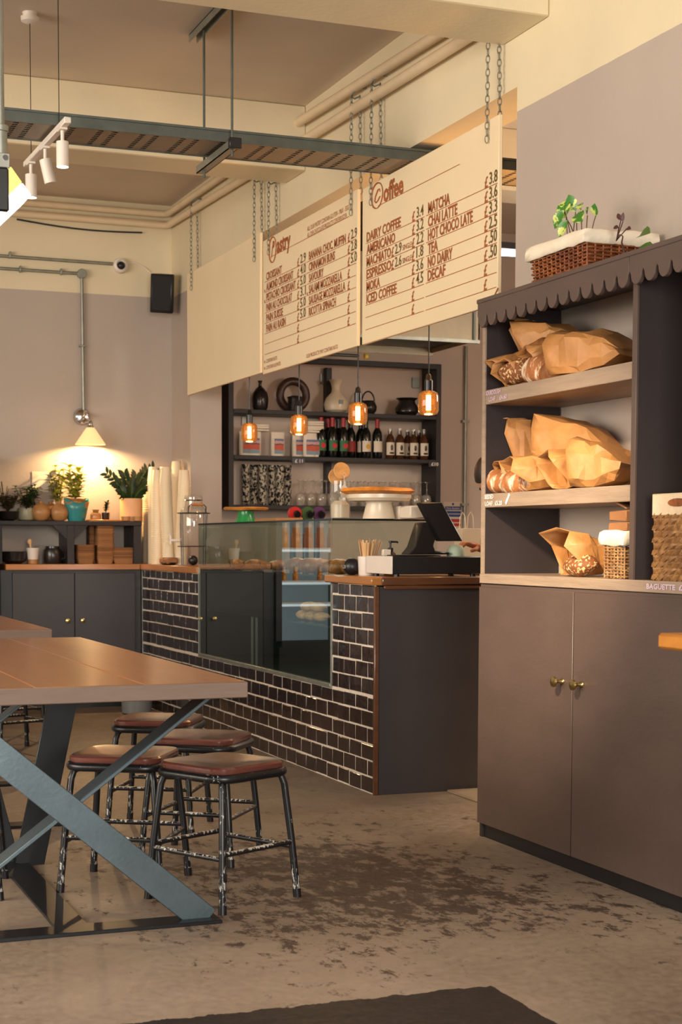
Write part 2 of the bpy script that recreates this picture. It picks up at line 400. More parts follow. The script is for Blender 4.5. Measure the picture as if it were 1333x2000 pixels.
# ------------------------------------------------------------------ room shell
XW, XW2, XF, YF, CEIL, BEAM, LINT = 3.10, 3.33, 2.765, 11.41, 3.59, 3.232, 3.03
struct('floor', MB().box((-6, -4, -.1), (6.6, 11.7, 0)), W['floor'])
struct('ceiling', MB().box((-6, 1.2, CEIL), (6.6, 11.7, CEIL+.12)), W['ceiling'])
b = MB().box((XW, 1.6, 0), (XW2, 5.99, CEIL)).box((XW, 5.99, LINT), (XW2, 10.92, CEIL)).box((XW, 10.92, 0), (XW2, YF, CEIL))
struct('wall_right', b, W['wall'])
struct('wall_far', MB().box((-6, YF, 0), (XW2, YF+.15, CEIL)), W['wall'])
struct('wall_kitchen_far', MB().box((XW2, YF, 0), (6.6, YF+.15, CEIL)), W['kitchen'])
struct('wall_kitchen_right', MB().box((6.45, 3.4, 0), (6.6, YF, CEIL)), W['kitchen'])
struct('wall_kitchen_near', MB().box((XW2, 3.4, 0), (6.45, 3.55, CEIL)), W['kitchen'])
struct('trim_1', MB().box((-6, 5.722, BEAM), (XW, 6.118, CEIL)), W['cream'], .006)
struct('trim_2', MB().box((-6, 8.545, BEAM), (XW, 8.875, CEIL)), W['cream'], .006)
struct('trim_3', MB().box((XW2, 8.545, BEAM), (6.45, 8.875, CEIL)), W['cream'], .006)

# painted pipes along the right wall and round the far wall
def pipe(label, pts, r=.026):
    tag(MB().tube(pts, r, 14).build('painted_pipe', W['pipe']), label, 'pipe')
pa, pb, pc, pd = PX(585, 238, 3.055), PX(841, 78, 3.055), PX(588, 278, 3.055), PX(890, 85, 3.055)
pipe('upper cream painted pipe on the wall above the menu boards', [(3.055, 8.545, pa.z), (3.055, 6.12, pb.z-.02)])
pipe('lower cream painted pipe on the wall above the menu boards', [(3.055, 8.545, pc.z), (3.055, 6.12, pd.z-.015)])
za, zb = PY(330, 419, 11.36).z, PY(333, 441, 11.36).z
pipe('upper painted pipe turning the far ceiling corner', [(-3, 11.37, za+.02), (3.0, 11.37, za), (3.045, 11.355, za), (3.06, 11.31, za), (3.06, 8.876, PX(432, 349, 3.06).z)], .024)
pipe('lower painted pipe turning the far ceiling corner', [(-3, 11.37, zb+.02), (3.0, 11.37, zb), (3.045, 11.355, zb), (3.06, 11.31, zb), (3.06, 8.876, PX(476, 354, 3.06).z)], .024)
pipe('middle painted pipe running along the far wall below the ceiling', [(-3, 11.38, za-.055), (3.07, 11.38, za-.062)], .016)
# wire drooping below the pipes
tag(MB().tube([(1.98+i*.1, 11.395, zb-.03-.022*sin(pi*min(1, i/9))-.003*i) for i in range(10)], .006, 6).build('loose_cable', W['black']), 'thin dark cable sagging under the painted pipes on the far wall', 'cable')

# ------------------------------------------------------------------ menu boards and chains
BX, KB = 3.050, 3.050/2.945        # boards hang close to the wall; KB rescales the survey made on a plane at 2.945
def bz(v): return CAM_H+(v-CAM_H)*KB
def board_fn(Y0):
    return lambda u, v, d: (BX-.001-d, (Y0-u)*KB, bz(v))
def menu_board(label, Y0, wd, zb, zt):
    t = thing('menu_board', label, 'sign', (0, 0, 0))
    MB().box((BX, (Y0-wd)*KB, bz(zb)), (BX+.018, Y0*KB, bz(zt))).build('panel', W['board'], t, bevel=.003)
    return t
def rules(mb, fn, rows, spans):
    for v in rows:
        for a, c in spans:
            MB().add([fn(u, v+dv, .0008) for u, dv in ((a, -.008), (c, -.008), (c, -.0052), (a, -.0052))], [(0, 1, 2, 3)]).build('ruled_line', W['ink'], t, flat=True)
def tline(nm, mat, txt, fn, *a, **k): text_mb(MB(), txt, fn, *a, **k).build(nm, mat, t, flat=True)
def pound(fn, u, v, h): tline('pound_sign', W['ink'], '£', fn, u-.004, v-.004, h*1.0, .028, bold=.02)
menu_board('blank cream board hanging at the far end of the row', 10.445, 1.555, 2.14, 2.945)
# pastry
t = menu_board('cream menu board headed Pastry, middle of the row', 8.838, 1.465, 2.124, 2.885); fn = board_fn(8.838)
rl, hd = MB(), MB()
rows = [2.652-.0587*i for i in range(8)]
rules(rl, fn, rows, ((.035, .735), (.745, 1.45)))
rules(rl, fn, [2.778], ((.15, 1.36),))
for i, (s_, wd, p) in enumerate((('CROISSANT', .27, '2.9'), ('ALMOND CROISSANT', .46, '4.0'), ('PISTACHIO CROISSANT', .50, '5.0'), ('PAIN AU CHOCOLAT', .44, '3.1'), ('PAIN SUISSE', .29, '5.0'), ('PAIN AU RASIN', .335, '5.0'))):
    tline('menu_line', W['ink'], s_, fn, .066, rows[i], .043, wd, bold=.018); tline('price', W['inkd'], p, fn, .642, rows[i]+.004, .047, .085, bold=.008)
for i in range(8): pound(fn, .598, rows[i], .042)
for i, (s_, wd, p) in enumerate((('BANANA CHOC. MUFFIN', .535, '2.9'), ('CINNAMON BUNS', .385, '2.8'), ('SAVOURY', .22, '5.0'), ('SALAMI MOZZARELLA', .485, ''), ('SAUSAGE MOZZARELLA', .53, ''), ('RICOTTA SPINACH', .40, ''))):
    tline('menu_line', W['ink'], s_, fn, .777, rows[i], .043, wd, bold=.018)
    if p: tline('price', W['inkd'], p, fn, 1.385, rows[i]+.003, .047, .078, bold=.008)
for i in range(8): pound(fn, 1.345, rows[i], .042)
tline('menu_line', W['ink'], 'ALL OUR PASTRY CONTAIN GLUTEN - MILK - EGG', fn, .75, 2.806, .024, .605)
tline('menu_line', W['ink'], 'ALL OUR CHOCOLATE PRODUCTS CONTAIN SOYA', fn, .75, 2.773, .024, .575)
tline('menu_line', W['ink'], 'CONTAIN NUTS', fn, .066, 2.184, .021, .19); tline('menu_line', W['ink'], 'CONTAIN SULPHITE', fn, .066, 2.147, .021, .25)
tline('menu_line', W['ink'], 'OUR PRODUCTS MAY CONTAIN NUTS', fn, .74, 2.140, .021, .465)
for u, v in ((.032, 2.59), (.032, 2.53), (.745, 2.473), (.03, 2.186), (.03, 2.149)): hd.add([fn(u+dx, v+dy, .001) for dx, dy in ((0, 0), (.012, 0), (.012, .014), (0, .014))], [(0, 1, 2, 3)])
h2 = MB(); text_mb(h2, 'astry', fn, .25, 2.776, .086, .23, bold=.03)
def swirl(mb, fn, c, rx, rz, pts, wd=.006):
    ring = [(c[0]+rx*cos(a), c[1]+rz*sin(a)) for a in [2*pi*i/28 for i in range(28)]]
    mb.tube([fn(u, v, .001) for u, v in ring], wd, 5, closed=True, sq=.25); mb.tube([fn(u, v, .001) for u, v in pts], wd*.9, 5, sq=.25)
swirl(hd, fn, (.18, 2.806), .060, .070, [(.15, 2.765), (.165, 2.78), (.178, 2.82), (.19, 2.852), (.205, 2.85), (.21, 2.83), (.195, 2.815), (.178, 2.818)])
hd.build('heading_initial', W['ink'], t); h2.build('heading', W['ink'], t, flat=True)
# coffee
t = menu_board('cream menu board headed Coffee, nearest of the row', 7.307, 1.462, 2.12, 2.870); fn = board_fn(7.307)
rl, hd = MB(), MB()
rows = [2.606-.0590*i for i in range(8)]
rules(rl, fn, rows, ((.05, .74), (.76, 1.455)))
rules(rl, fn, [2.757], ((.2, 1.10),))
for i, (s_, wd, p) in enumerate((('DAIRY COFFEE', .415, '3.4'), ('AMERICANO', .35, '3.2'), ('MACHIATO', .30, '2.2'), ('ESPRESSO', .305, '1.8'), ('MOKA', .17, '3.6'), ('ICED COFFEE', .37, '4.5'))):
    tline('menu_line', W['ink'], s_, fn, .06, rows[i], .044, wd, bold=.026); tline('price', W['inkd'], p, fn, .655, rows[i]+.004, .047, .075, bold=.008)
for r_, p in ((2, '2.9'), (3, '2.6')):
    pound(fn, .372, rows[r_], .044); tline('price', W['inkd'], p, fn, .41, rows[r_]+.002, .045, .075, bold=.008); tline('menu_line', W['ink'], 'SINGLE', fn, .497, rows[r_]+.004, .024, .105)
for i in range(8): pound(fn, .61, rows[i], .044)
for i, (s_, wd, p) in enumerate((('MATCHA', .225, '3.8'), ('CHAI LATTE', .30, '3.6'), ('HOT CHOCO LATE', .45, '3.3'), ('TEA', .105, '2.5'), ('NO DAIRY', .255, '.50'), ('DECAF', .185, '.50'))):
    tline('menu_line', W['ink'], s_, fn, .78, rows[i], .046, wd, bold=.026); tline('price', W['inkd'], p, fn, 1.383, rows[i]+.002, .048, .072, bold=.01)
for i in range(8): pound(fn, 1.345, rows[i], .044)
h2 = MB(); text_mb(h2, 'offee', fn, .268, 2.755, .083, .235, bold=.03)
swirl(hd, fn, (.192, 2.800), .068, .058, [(.225, 2.812), (.222, 2.825), (.205, 2.825), (.175, 2.80), (.165, 2.78), (.178, 2.768), (.205, 2.775), (.23, 2.79)])
hd.tube([fn(1.435+.012*i, 2.150+.01*i, .001) for i in range(4)], .003, 5)
hd.build('heading_initial', W['ink'], t); h2.build('heading', W['ink'], t, flat=True)

def chain_strand(mb, p0, p1, pitch=.026, r=.0030):
    p0, p1 = Vector(p0), Vector(p1); n = max(2, int((p1-p0).length/pitch)); d = (p1-p0)/n; t = d.normalized()
    a0 = t.orthogonal().normalized(); b0 = t.cross(a0)
    for i in range(n):
        c = p0+d*(i+.5); s = a0 if i % 2 else b0; L = pitch*.72; wd = .0085
        mb.tube([c+t*(L*.95*sin(q)) + s*(wd*cos(q)) for q in [2*pi*k/8 for k in range(8)]], r*.75, 4, closed=True)
def board_chain(label, y, zf, ztop, hook=True):
    t = thing('hanging_chain', label, 'chain', (0, 0, 0), 0, 'chains holding the menu boards')
    m = MB()
    chain_strand(m, (3.040, y, zf), (3.042, y, ztop))
    m2 = MB(); chain_strand(m2, (3.080, y-.04, bz(2.87)), (3.072, y-.04, ztop))
    m.build('chain_strand', W['galv'], t); m2.build('chain_strand', W['galv'], t)
    if hook: MB().tube([(3.102, y-.06, ztop+.035), (3.07, y-.05, ztop+.038), (3.045, y-.01, ztop+.02), (3.042, y, ztop), (3.05, y-.02, ztop-.012), (3.072, y-.04, ztop-.002)], .004, 6).build('wall_hook', W['galvd'], t)
    else: MB().tube([(3.042, y, ztop), (3.072, y-.04, ztop+.01), (3.102, y-.03, ztop+.02)], .004, 6).build('wall_hook', W['galvd'], t)
for lab, px, pyb, pyt in (('far left end of the blank board', 374, 566, 402), ('right end of the blank board', 497, 510, 354), ('left end of the Pastry board', 525, 497, 358), ('right end of the Pastry board', 686, 420, 192), ('left end of the Coffee board', 725, 400, 168), ('right end of the Coffee board', 952, 278, 60)):
    f_ = PX(px, pyb, 3.040); tp = PX(px, pyt, 3.045)
    board_chain('looped steel chain at the '+lab, f_.y, f_.z, min(tp.z, 3.50))

# ------------------------------------------------------------------ cable tray, strut hanger
zt_, y0t, y1t = 2.955, 7.0, 7.31
t = thing('cable_tray', 'long perforated steel cable tray crossing under the ceiling to the boards', 'cable tray', (0, 0, 0))
MB().box((-5, y0t+.004, zt_), (5.6, y1t-.004, zt_+.0015)).build('perforated_base', slots_mat('slotted_steel', S(150, 138, 122)), t)
MB().box((-5, y0t, zt_-.004), (5.6, y0t+.004, zt_+.05)).box((-5, y0t-.008, zt_+.04), (5.6, y0t, zt_+.05)).build('side_rail', W['galvd'], t)
MB().box((-5, y1t-.004, zt_-.004), (5.6, y1t, zt_+.05)).build('side_rail', W['galvd'], t)
MB().box((-5, y0t+.008, zt_+.006), (5.6, y1t-.008, zt_+.02)).build('cable_bed', W['black'], t)
xh = XatY(428, 7.15, 300)
t = thing('strut_hanger', 'steel channel and two threaded rods holding up the cable tray', 'hanger', (xh, 7.15, zt_-.05))
def channel(mb, x, y0, y1, z, wd=.042, h=.035, up=1):
    q = z+h if up > 0 else z
    return mb.box((x-wd/2, y0, z), (x-wd/2+.004, y1, z+h)).box((x+wd/2-.004, y0, z), (x+wd/2, y1, z+h)).box((x-wd/2, y0, q-.004*up), (x+wd/2, y1, q))
channel(MB(), 0, -.24, .30, 0, up=-1).build('lower_channel', W['galv'], t)
channel(MB(), 0, -.30, .42, CEIL-zt_+.05-.04, up=1).build('ceiling_channel', W['galv'], t)
for y in (-.205, .235):
    MB().cyl((0, y, -.03), (0, y, CEIL-zt_+.02), .006, n=8).build('threaded_rod', W['galvd'], t)
MB().box((-.028, -.262, -.004), (.028, -.235, .042)).build('end_cap', W['black'], t, bevel=.003)

# ------------------------------------------------------------------ track light, ceiling rose, floodlight
hotglow = emit('spot_glow', (1, .72, .5), 6)
A, B = PZ(133, 234, 2.925), PZ(52, 322, 2.925)
t = thing('track_light', 'white ceiling track with three small cylinder spotlights', 'light', A)
D = B-A; dn = D.normalized(); sdv = dn.cross(Vector((0, 0, 1)))
m = MB(); bar(m, (0, 0, 0), D, .030, .026, sdv); m.build('track', W['white'], t, bevel=.003)
for k, (f_, tilt) in enumerate(((.12, 0), (.52, .22), (.88, 0))):
    p = D*f_; q = MB(); a = p+Vector((0, 0, -.015)); e = a+Vector((0, 0, -.052))
    h = MB().cyl((0, 0, 0), (0, 0, -.105), .0265, n=24); g = MB().cyl((0, 0, -.104), (0, 0, -.1065), .0245, n=24)
    mat = Matrix.Translation(e) @ Matrix.Rotation(-tilt, 4, _f)
    sp = h.move(mat).build('spotlight', W['white'], t)
    MB().cyl(a, e, .008, n=10).build('stem', W['white'], sp); bar(MB(), a+dn*-.03, a+dn*.03, .03, .012, sdv).build('track_adapter', W['white'], sp)
    g.move(mat).build('lens', hotglow if k != 1 else W['white'], sp)
for f_ in (.19, .87):
    p = D*f_; MB().cyl(p, (p.x, p.y, CEIL-A.z-(.05 if f_ > .5 else 0)), .0018, n=6).build('suspension_wire', W['blackm'], t)
c = A+D*.87
t = thing('ceiling_rose', 'small white round ceiling rose above the far end of the track light', 'ceiling fitting', (c.x, c.y, CEIL))
MB().lathe([(0.001, -.05), (.018, -.05), (.04, -.04), (.042, -.02), (.03, -.018), (.034, 0)], 24).build('cover', W['white'], t)

c = PY(6, 395, 5.2)
t = thing('floodlight', 'bright square yellow floodlight at the left edge below the track light', 'light', c)
d1, d2 = Vector((-.707, 0, -.707)), Vector((-.60, 0, .80)); cr = PY(55, 388, 5.2)-c
def quadp(u0, u1, v0, v1): return [tuple((cr+d1*u+d2*v)[i] for i in (0, 2)) for u, v in ((u0, v0), (u1, v0), (u1, v1), (u0, v1))]
MB().prism(quadp(0, .30, 0, .045), lambda u, v, d: (u, d, v), -.06, .10).build('lens', emit('flood_lens', (1, .92, .78), 7), t, bevel=.003)
MB().prism(quadp(0, .30, .046, .105), lambda u, v, d: (u, d, v), -.06, .10).build('reflector', emit('amber_reflector', (1, .62, .16), 1.5), t, bevel=.003)
MB().box((-.09, -.11, -.05), (.002, -.065, .085)).build('driver_box', W['black'], t, bevel=.006)
MB().box((-.05, -.105, .085), (.006, -.07, .13)).cyl((-.015, -.055, .13), (-.015, -.055, .21), .022, n=14).cyl((-.015, -.055, .205), (-.015, -.055, .225), .026, n=14).cyl((-.015, -.055, .22), (-.015, -.055, CEIL-c.z), .014, n=12).build('bracket', W['galv'], t, bevel=.002)
MB().cyl((-.008, -.110, .115), (-.008, -.104, .115), .009, n=12).build('bolt', W['chrome'], t)

# ------------------------------------------------------------------ far wall fittings
def wallpt(px, py, off=.02): p = PY(px, py, YF-off); return p
t = thing('conduit', 'steel conduit dropping from a round box to the wall lamp', 'conduit', (0, 0, 0))
j = wallpt(160, 535); lampb = wallpt(161, 814)
MB().tube([(-2.0, YF-.025, j.z+.01), (j.x, YF-.025, j.z)], .0115, 12).build('pipe', W['galv'], t)
MB().tube([(j.x, YF-.025, j.z), (j.x+.006, YF-.025, lampb.z)], .0115, 12).build('pipe', W['galv'], t)
MB().cyl((j.x, YF, j.z), (j.x, YF-.045, j.z), .034, n=24).build('junction_box', W['galv'], t, bevel=.004)
for px, py in ((161, 676), (120, 531), (40, 526)):
    p = wallpt(px, py); vert = px > 150
    m = MB().box((p.x-.022, YF-.04, p.z-.007), (p.x+.022, YF, p.z+.007)) if vert else MB().box((p.x-.007, YF-.04, p.z-.022), (p.x+.007, YF, p.z+.022))
    m.build('saddle_clip', W['galv'], t, bevel=.003)
cc = wallpt(235, 519)
t = thing('conduit', 'upper steel conduit ending at the white round box beside the speaker', 'conduit', (0, 0, 0))
MB().tube([(-2.0, YF-.025, cc.z+.03), (cc.x-.04, YF-.025, cc.z+.008)], .0115, 12).build('pipe', W['galv'], t)
MB().box((wallpt(20, 503).x-.008, YF-.04, cc.z+.0), (wallpt(20, 503).x+.008, YF, cc.z+.045)).build('saddle_clip', W['galv'], t, bevel=.003)
t = thing('wall_camera', 'white round fitting with a dark eye on the far wall', 'camera', (cc.x, YF, cc.z))
MB().lathe([(.052, 0), (.055, .02), (.05, .05), (.035, .062), (.028, .055)], 28).move(Matrix.Rotation(radians(90), 4, 'X')).build('housing', W['white'], t)
MB().ball((0, -.05, -.004), .03).build('lens', W['black'], t)
MB().tube([(.05, -.01, .02), (.11, -.01, .028), (.17, -.01, .01), (.22, -.015, -.03)], .004, 6).build('cable', W['white'], t)
# speaker
c = PY(321, 573, 11.2); rs = Matrix.Rotation(radians(-28), 4, 'Z') @ Matrix.Rotation(radians(10), 4, 'X') @ Matrix.Rotation(radians(4), 4, 'Y')
t = thing('speaker', 'black wall speaker tilted down in the far corner', 'speaker', c)
pr_ = [(-.085, -.07), (-.07, -.08), (.07, -.08), (.085, -.07), (.055, .08), (-.055, .08)]
MB().prism(pr_, lambda u, v, d: (u, v, d), -.135, .135).move(rs).build('cabinet', W['black'], t, bevel=.006)
MB().box((-.066, -.084, -.115), (.066, -.079, .12)).move(rs).build('grille', M('speaker_grille', S(14, 14, 15), .7, bump=.4, bs=300), t)
MB().cyl((0, .05, 0), (.06, .20, .02), .014, n=10).build('bracket', W['blackm'], t)
# wall lamp
t = thing('wall_lamp', 'lit cone shade wall lamp on a round chrome base', 'lamp', (lampb.x, YF, lampb.z))
MB().lathe([(.062, 0), (.062, .012), (.05, .035), (.02, .045), (.001, .046)], 32).move(Matrix.Rotation(radians(90), 4, 'X')).build('base', W['chrome'], t)
MB().tube([(.01, -.04, .0), (.015, -.09, .02), (.028, -.12, .01), (.034, -.125, -.04)], .009, 10).build('arm', W['chrome'], t)
hx, hy, hz = .036, -.125, -.075
MB().lathe([(.012, .04), (.018, .03), (.018, .012), (.022, .01), (.026, -.012)], 20, (hx, hy, hz)).build('lamp_holder', W['chrome'], t)
n = N('lit_shade'); n.set(col=S(240, 200, 140), rough=.4); n.b.inputs['Emission Color'].default_value = (1, .62, .28, 1); n.b.inputs['Emission Strength'].default_value = .75
MB().lathe([(.026, -.008), (.034, -.016), (.105, -.122), (.108, -.128), (.104, -.128), (.030, -.02)], 36, (hx, hy, hz), caps=False).build('lamp_shade', n.m, t)
MB().ball((hx, hy, hz-.075), (.026, .026, .034)).build('bulb', emit('warm_bulb', (1, .75, .42), 18), t)
lp = lamp('wall_lamp_light', 'SPOT', (lampb.x+hx, YF+hy, lampb.z+hz-.112), 55, (1, .62, .28), (0, 0, 0), shadow_soft_size=.02, spot_size=radians(168), spot_blend=.35)
p = PY(79, 941, YF)
t = tag(MB().box((p.x-.058, YF-.004, p.z-.072), (p.x+.058, YF-.001, p.z+.072)).build('wall_card', W['paper']), 'white card stuck on the far wall above the ball vases', 'notice')

# ------------------------------------------------------------------ far cabinet, worktops, fridge
YC = 11.0
t = thing('low_cabinet', 'charcoal two-door low cabinet under the far wooden worktop', 'cabinet', (2.28, YC, 0))
def L(x, y, z): return (x-2.28, y-YC, z)
MB().box(L(1.775, YC+.02, .0), L(2.76, YF-.005, .962)).build('body', W['charcoal'], t)
MB().box(L(1.775, YC+.0, .0), L(1.852, YC+.02, .962)).build('end_stile', W['black'], t)
kb = [(-.03, 2.275), (.03, 2.29)]
for a, b_, kx in ((1.856, 2.283, 2.232), (2.288, 2.715, 2.338)):
    d = MB().box(L(a, YC-.002, .06), L(b_, YC+.02, .94)).build('door', W['charcoal'], t, bevel=.002)
    MB().lathe([(.007, 0), (.007, .012), (.016, .02), (.016, .026), (.001, .03)], 16).move(Matrix.Translation(L(kx, YC-.002, .61)) @ Matrix.Rotation(radians(90), 4, 'X')).build('knob', W['brass'], d)
MB().box(L(1.80, YC+.004, 0), L(2.755, YC+.02, .055)).build('plinth', W['black'], t)
tag(MB().box((1.808, YC-.03, .963), (2.745, YF-.003, 1.003)).build('worktop', W['worktopx'], bevel=.003), 'wooden worktop along the far wall under the plant shelf', 'worktop')
tag(MB().box((2.747, 9.555, .963), (3.097, YF-.003, 1.003)).build('worktop', W['worktop'], bevel=.003), 'wooden worktop over the tiled counter below the paper cups', 'worktop')
tag(MB().box((2.742, 6.676, .962), (3.38, 7.285, 1.0)).build('worktop', W['worktop'], bevel=.006), 'thick wooden worktop under the cash drawer', 'worktop')
tag(MB().box((2.79, 6.655, .964), (3.38, 6.675, .999)).box((2.80, 6.660, .944), (3.38, 6.676, .961)).build('edge_board', W['worktopd'], bevel=.004), 'dark varnished edge board of the worktop facing the room below the till', 'edge board')

# ------------------------------------------------------------------ tiled counter
t = thing('counter', 'service counter faced in dark glazed brick tiles', 'counter', (XF, 6.68, 0))
def K(x, y, z): return (x-XF, y-6.68, z)
body = MB().box(K(XF+.012, 6.70, 0), K(3.36, 7.24, .958)).box(K(XF+.012, 7.24, 0), K(3.36, 9.555, .445)).box(K(XF+.012, 9.555, 0), K(3.09, 10.995, .958))
body.build('carcass', W['black'], t)
MB().box(K(XF+.004, 6.70, 0), K(XF+.012, 7.245, .962)).box(K(XF+.004, 7.245, 0), K(XF+.012, 9.553, .445)).box(K(XF+.004, 9.553, 0), K(XF+.012, 10.995, .962)).build('grout_bed', W['grout'], t)
tm = MB(); rnd = random.Random(3); TH, TWd, GR = .0755, .1505, .0095
for r_ in range(13):
    z0, z1 = r_*TH+.004, min((r_+1)*TH-.002, .960)
    y = 6.703-(TWd/2 if r_ % 2 else 0)
    while y < 10.99:
        ya, yb = y+GR/2, y+TWd-GR/2; y += TWd
        for (za_, zb_, lim) in ((z0, z1, None),):
            segs = []
            if zb_ <= .447: segs = [(max(ya, 6.703), min(yb, 10.99))]
            elif za_ >= .445: segs = [(max(ya, 6.703), min(yb, 7.243)), (max(ya, 9.557), min(yb, 10.99))]
            else: segs = [(max(ya, 6.703), min(yb, 10.99), .443)]; 
            for s_ in segs:
                if s_[1]-s_[0] < .012: continue
                ze = s_[2] if len(s_) > 2 else zb_
                if ze-za_ < .01: continue
                j = lambda k=.0016: rnd.uniform(-k, k)
                o = len(tm.v); ym, dz = j(.0015), j(.002)
                bx = [K(XF+.0045, a+ym, c+dz) for a, c in ((s_[0], za_), (s_[1], za_), (s_[1], ze), (s_[0], ze))]
                fx = [K(XF+.0005+j(.0012), a+ym+sa*.003+j(.001), c+dz+sc_*.003+j(.001)) for a, c, sa, sc_ in ((s_[0], za_, 1, 1), (s_[1], za_, -1, 1), (s_[1], ze, -1, -1), (s_[0], ze, 1, -1))]
                tm.add(bx+fx, [(4, 5, 6, 7), (0, 1, 5, 4), (1, 2, 6, 5), (2, 3, 7, 6), (3, 0, 4, 7)])
tm.build('tiled_front', W['tile'], t)
MB().box(K(XF+.02, 6.684, .0), K(3.36, 6.70, .955)).build('end_panel', W['charcoal'], t, bevel=.001)
MB().box(K(XF-.003, 6.680, 0), K(XF+.018, 6.700, .957)).build('corner_strip', W['worktopd'], t, bevel=.002)
MB().box(K(XF-.002, 9.545, .47), K(XF+.006, 9.556, 1.0)).box(K(XF-.002, 10.99, 0), K(XF+.006, 11.0, .96)).build('edge_trim', W['galv'], t)

# ------------------------------------------------------------------ glass display case
CY0, CY1, CZ0, CZ1 = 7.245, 9.552, .447, 1.264
o = lamp('case_light', 'AREA', (XF+.20, 8.4, 1.255), 2.2, (1.0, .86, .68), (0, 0, 0), shape='RECTANGLE', size=.06, size_y=2.0)  # unseen fill light added inside the case to brighten the pastries
t = thing('display_case', 'glass pastry display case set into the tiled counter', 'display case', (XF, CY0, CZ0))
def G(x, y, z): return (x-XF, y-CY0, z-CZ0)
MB().box(G(XF-.004, CY0, CZ0+.012), G(XF+.003, CY1, CZ1)).build('front_glass', W['glass'], t)
MB().box(G(XF+.004, CY0, 1.002), G(3.33, CY0+.006, CZ1)).build('end_glass', W['glass'], t)
MB().box(G(XF+.004, CY1-.006, 1.002), G(3.33, CY1, CZ1)).build('end_glass', W['glass'], t)
MB().box(G(XF-.002, CY0-.01, CZ1), G(3.34, CY1, CZ1+.008)).build('top_glass', glass('smoked_top_glass', (.86, .92, .9), 1.5, 1.5), t)
MB().box(G(XF-.005, CY0-.002, CZ1-.002), G(XF+.0, CY1, CZ1+.008)).box(G(XF, CY0-.012, CZ1-.001), G(3.34, CY0-.006, CZ1+.008)).build('top_edge', M('dark_glass_edge', S(20, 34, 32), .2), t)
MB().box(G(XF-.008, CY0, CZ0), G(XF+.02, CY1, CZ0+.022)).build('bottom_rail', W['galv'], t, bevel=.002)
MB().box(G(XF-.005, CY0-.008, CZ0), G(XF+.004, CY0, .96)).box(G(XF-.005, CY1, CZ0), G(XF+.004, CY1+.006, 1.0)).build('upright_trim', W['galv'], t)
for z in (.735, .985):
    MB().box(G(XF+.03, CY0+.015, z), G(3.30, CY1-.015, z+.008)).build('glass_shelf', glass('shelf_glass', (.78, .86, .83), 1.5, 1.2), t)
MB().box(G(3.30, CY0+.01, CZ0), G(3.33, CY1-.01, .975)).box(G(XF+.02, CY0, CZ0), G(3.30, CY1, CZ0+.004)).box(G(XF+.01, CY0, CZ0), G(3.30, CY0+.008, 1.0)).box(G(XF+.01, CY1-.008, CZ0), G(3.30, CY1, 1.0)).build('dark_lining', M('case_lining', S(18, 18, 19), .6), t)
for dy in (1.28, 1.36):
    MB().box(G(XF+.035, CY0+dy, CZ0+.01), G(XF+.045, CY0+dy+.012, .735)).build('shelf_support', W['galv'], t)

# ------------------------------------------------------------------ fridge beside the far cabinet (seen mirrored in the case)
fx0, fx1, fyf = 1.20, 1.765, YC-.03
t = thing('drinks_fridge', 'tall glass-door drinks fridge left of the far cabinet', 'fridge', ((fx0+fx1)/2, fyf, 0))
def Fg(x, y, z): return (x-(fx0+fx1)/2, y-fyf, z)
MB().box(Fg(fx0, fyf+.35, 0), Fg(fx1, YF-.004, 1.75)).box(Fg(fx0, fyf+.02, 0), Fg(fx0+.03, fyf+.36, 1.75)).box(Fg(fx1-.03, fyf+.02, 0), Fg(fx1, fyf+.36, 1.75)).box(Fg(fx0, fyf+.02, 0), Fg(fx1, fyf+.36, .42)).box(Fg(fx0, fyf+.02, 1.62), Fg(fx1, fyf+.36, 1.75)).build('cabinet', W['black'], t)
MB().box(Fg(fx0+.032, fyf+.34, .422), Fg(fx1-.032, fyf+.348, 1.618)).build('lit_back', emit('fridge_light', (.66, .88, .90), .30), t)
dfr = MB().box(Fg(fx0, fyf, .40), Fg(fx0+.045, fyf+.018, 1.64)).box(Fg(fx1-.045, fyf, .40), Fg(fx1, fyf+.018, 1.64)).box(Fg(fx0, fyf, .40), Fg(fx1, fyf+.018, .44)).box(Fg(fx0, fyf, 1.6), Fg(fx1, fyf+.018, 1.64)).build('door_frame', W['black'], t)
for z in (.70, .86, 1.10, 1.36):
    MB().box(Fg(fx0+.032, fyf+.04, z), Fg(fx1-.032, fyf+.335, z+.008)).box(Fg(fx0+.032, fyf+.032, z-.012), Fg(fx1-.032, fyf+.04, z+.02)).build('shelf', W['white'], t)
def bottle_mesh(r, h, nr, nh):
    return [(r*.85, 0), (r, .008), (r, h*.62), (r*.8, h*.7), (nr, h*.78), (nr, h)]
juices = [M('orange_juice', S(236, 150, 30), .3), M('apple_juice', S(214, 120, 44), .3), M('berry_juice', S(150, 66, 50), .3)]
for z in (.70, .86, 1.10, 1.36): MB().box(Fg(fx0+.05, fyf+.026, z-.008), Fg(fx1-.05, fyf+.031, z+.006)).build('led_strip', emit('led_%d' % int(z*100), (.75, .95, 1.0), 1.6), t)  # glowing strips added to make the fridge shelf edges bright
for i in range(5):
    for zz, hh, mt in ((1.108, .17, juices[min(2, i//2)]), (.868, .09, juices[0])):
        if hh < .1 and i == 2: continue
        x = fx1-.09-i*.095
        q = thing('juice_bottle', ('tall juice bottle in the fridge, upper row' if hh > .1 else 'small juice bottle in the fridge, lower row'), 'bottle', (x, fyf+.10, zz), 0, 'juice bottles in the fridge')
        MB().lathe(bottle_mesh(.036 if hh > .1 else .022, hh, .027 if hh > .1 else .015, 0), 16).build('bottle', mt, q)
        MB().cyl((0, 0, hh-.01), (0, 0, hh+.022), .029 if hh > .1 else .017, n=14).build('cap', W['white'], q)

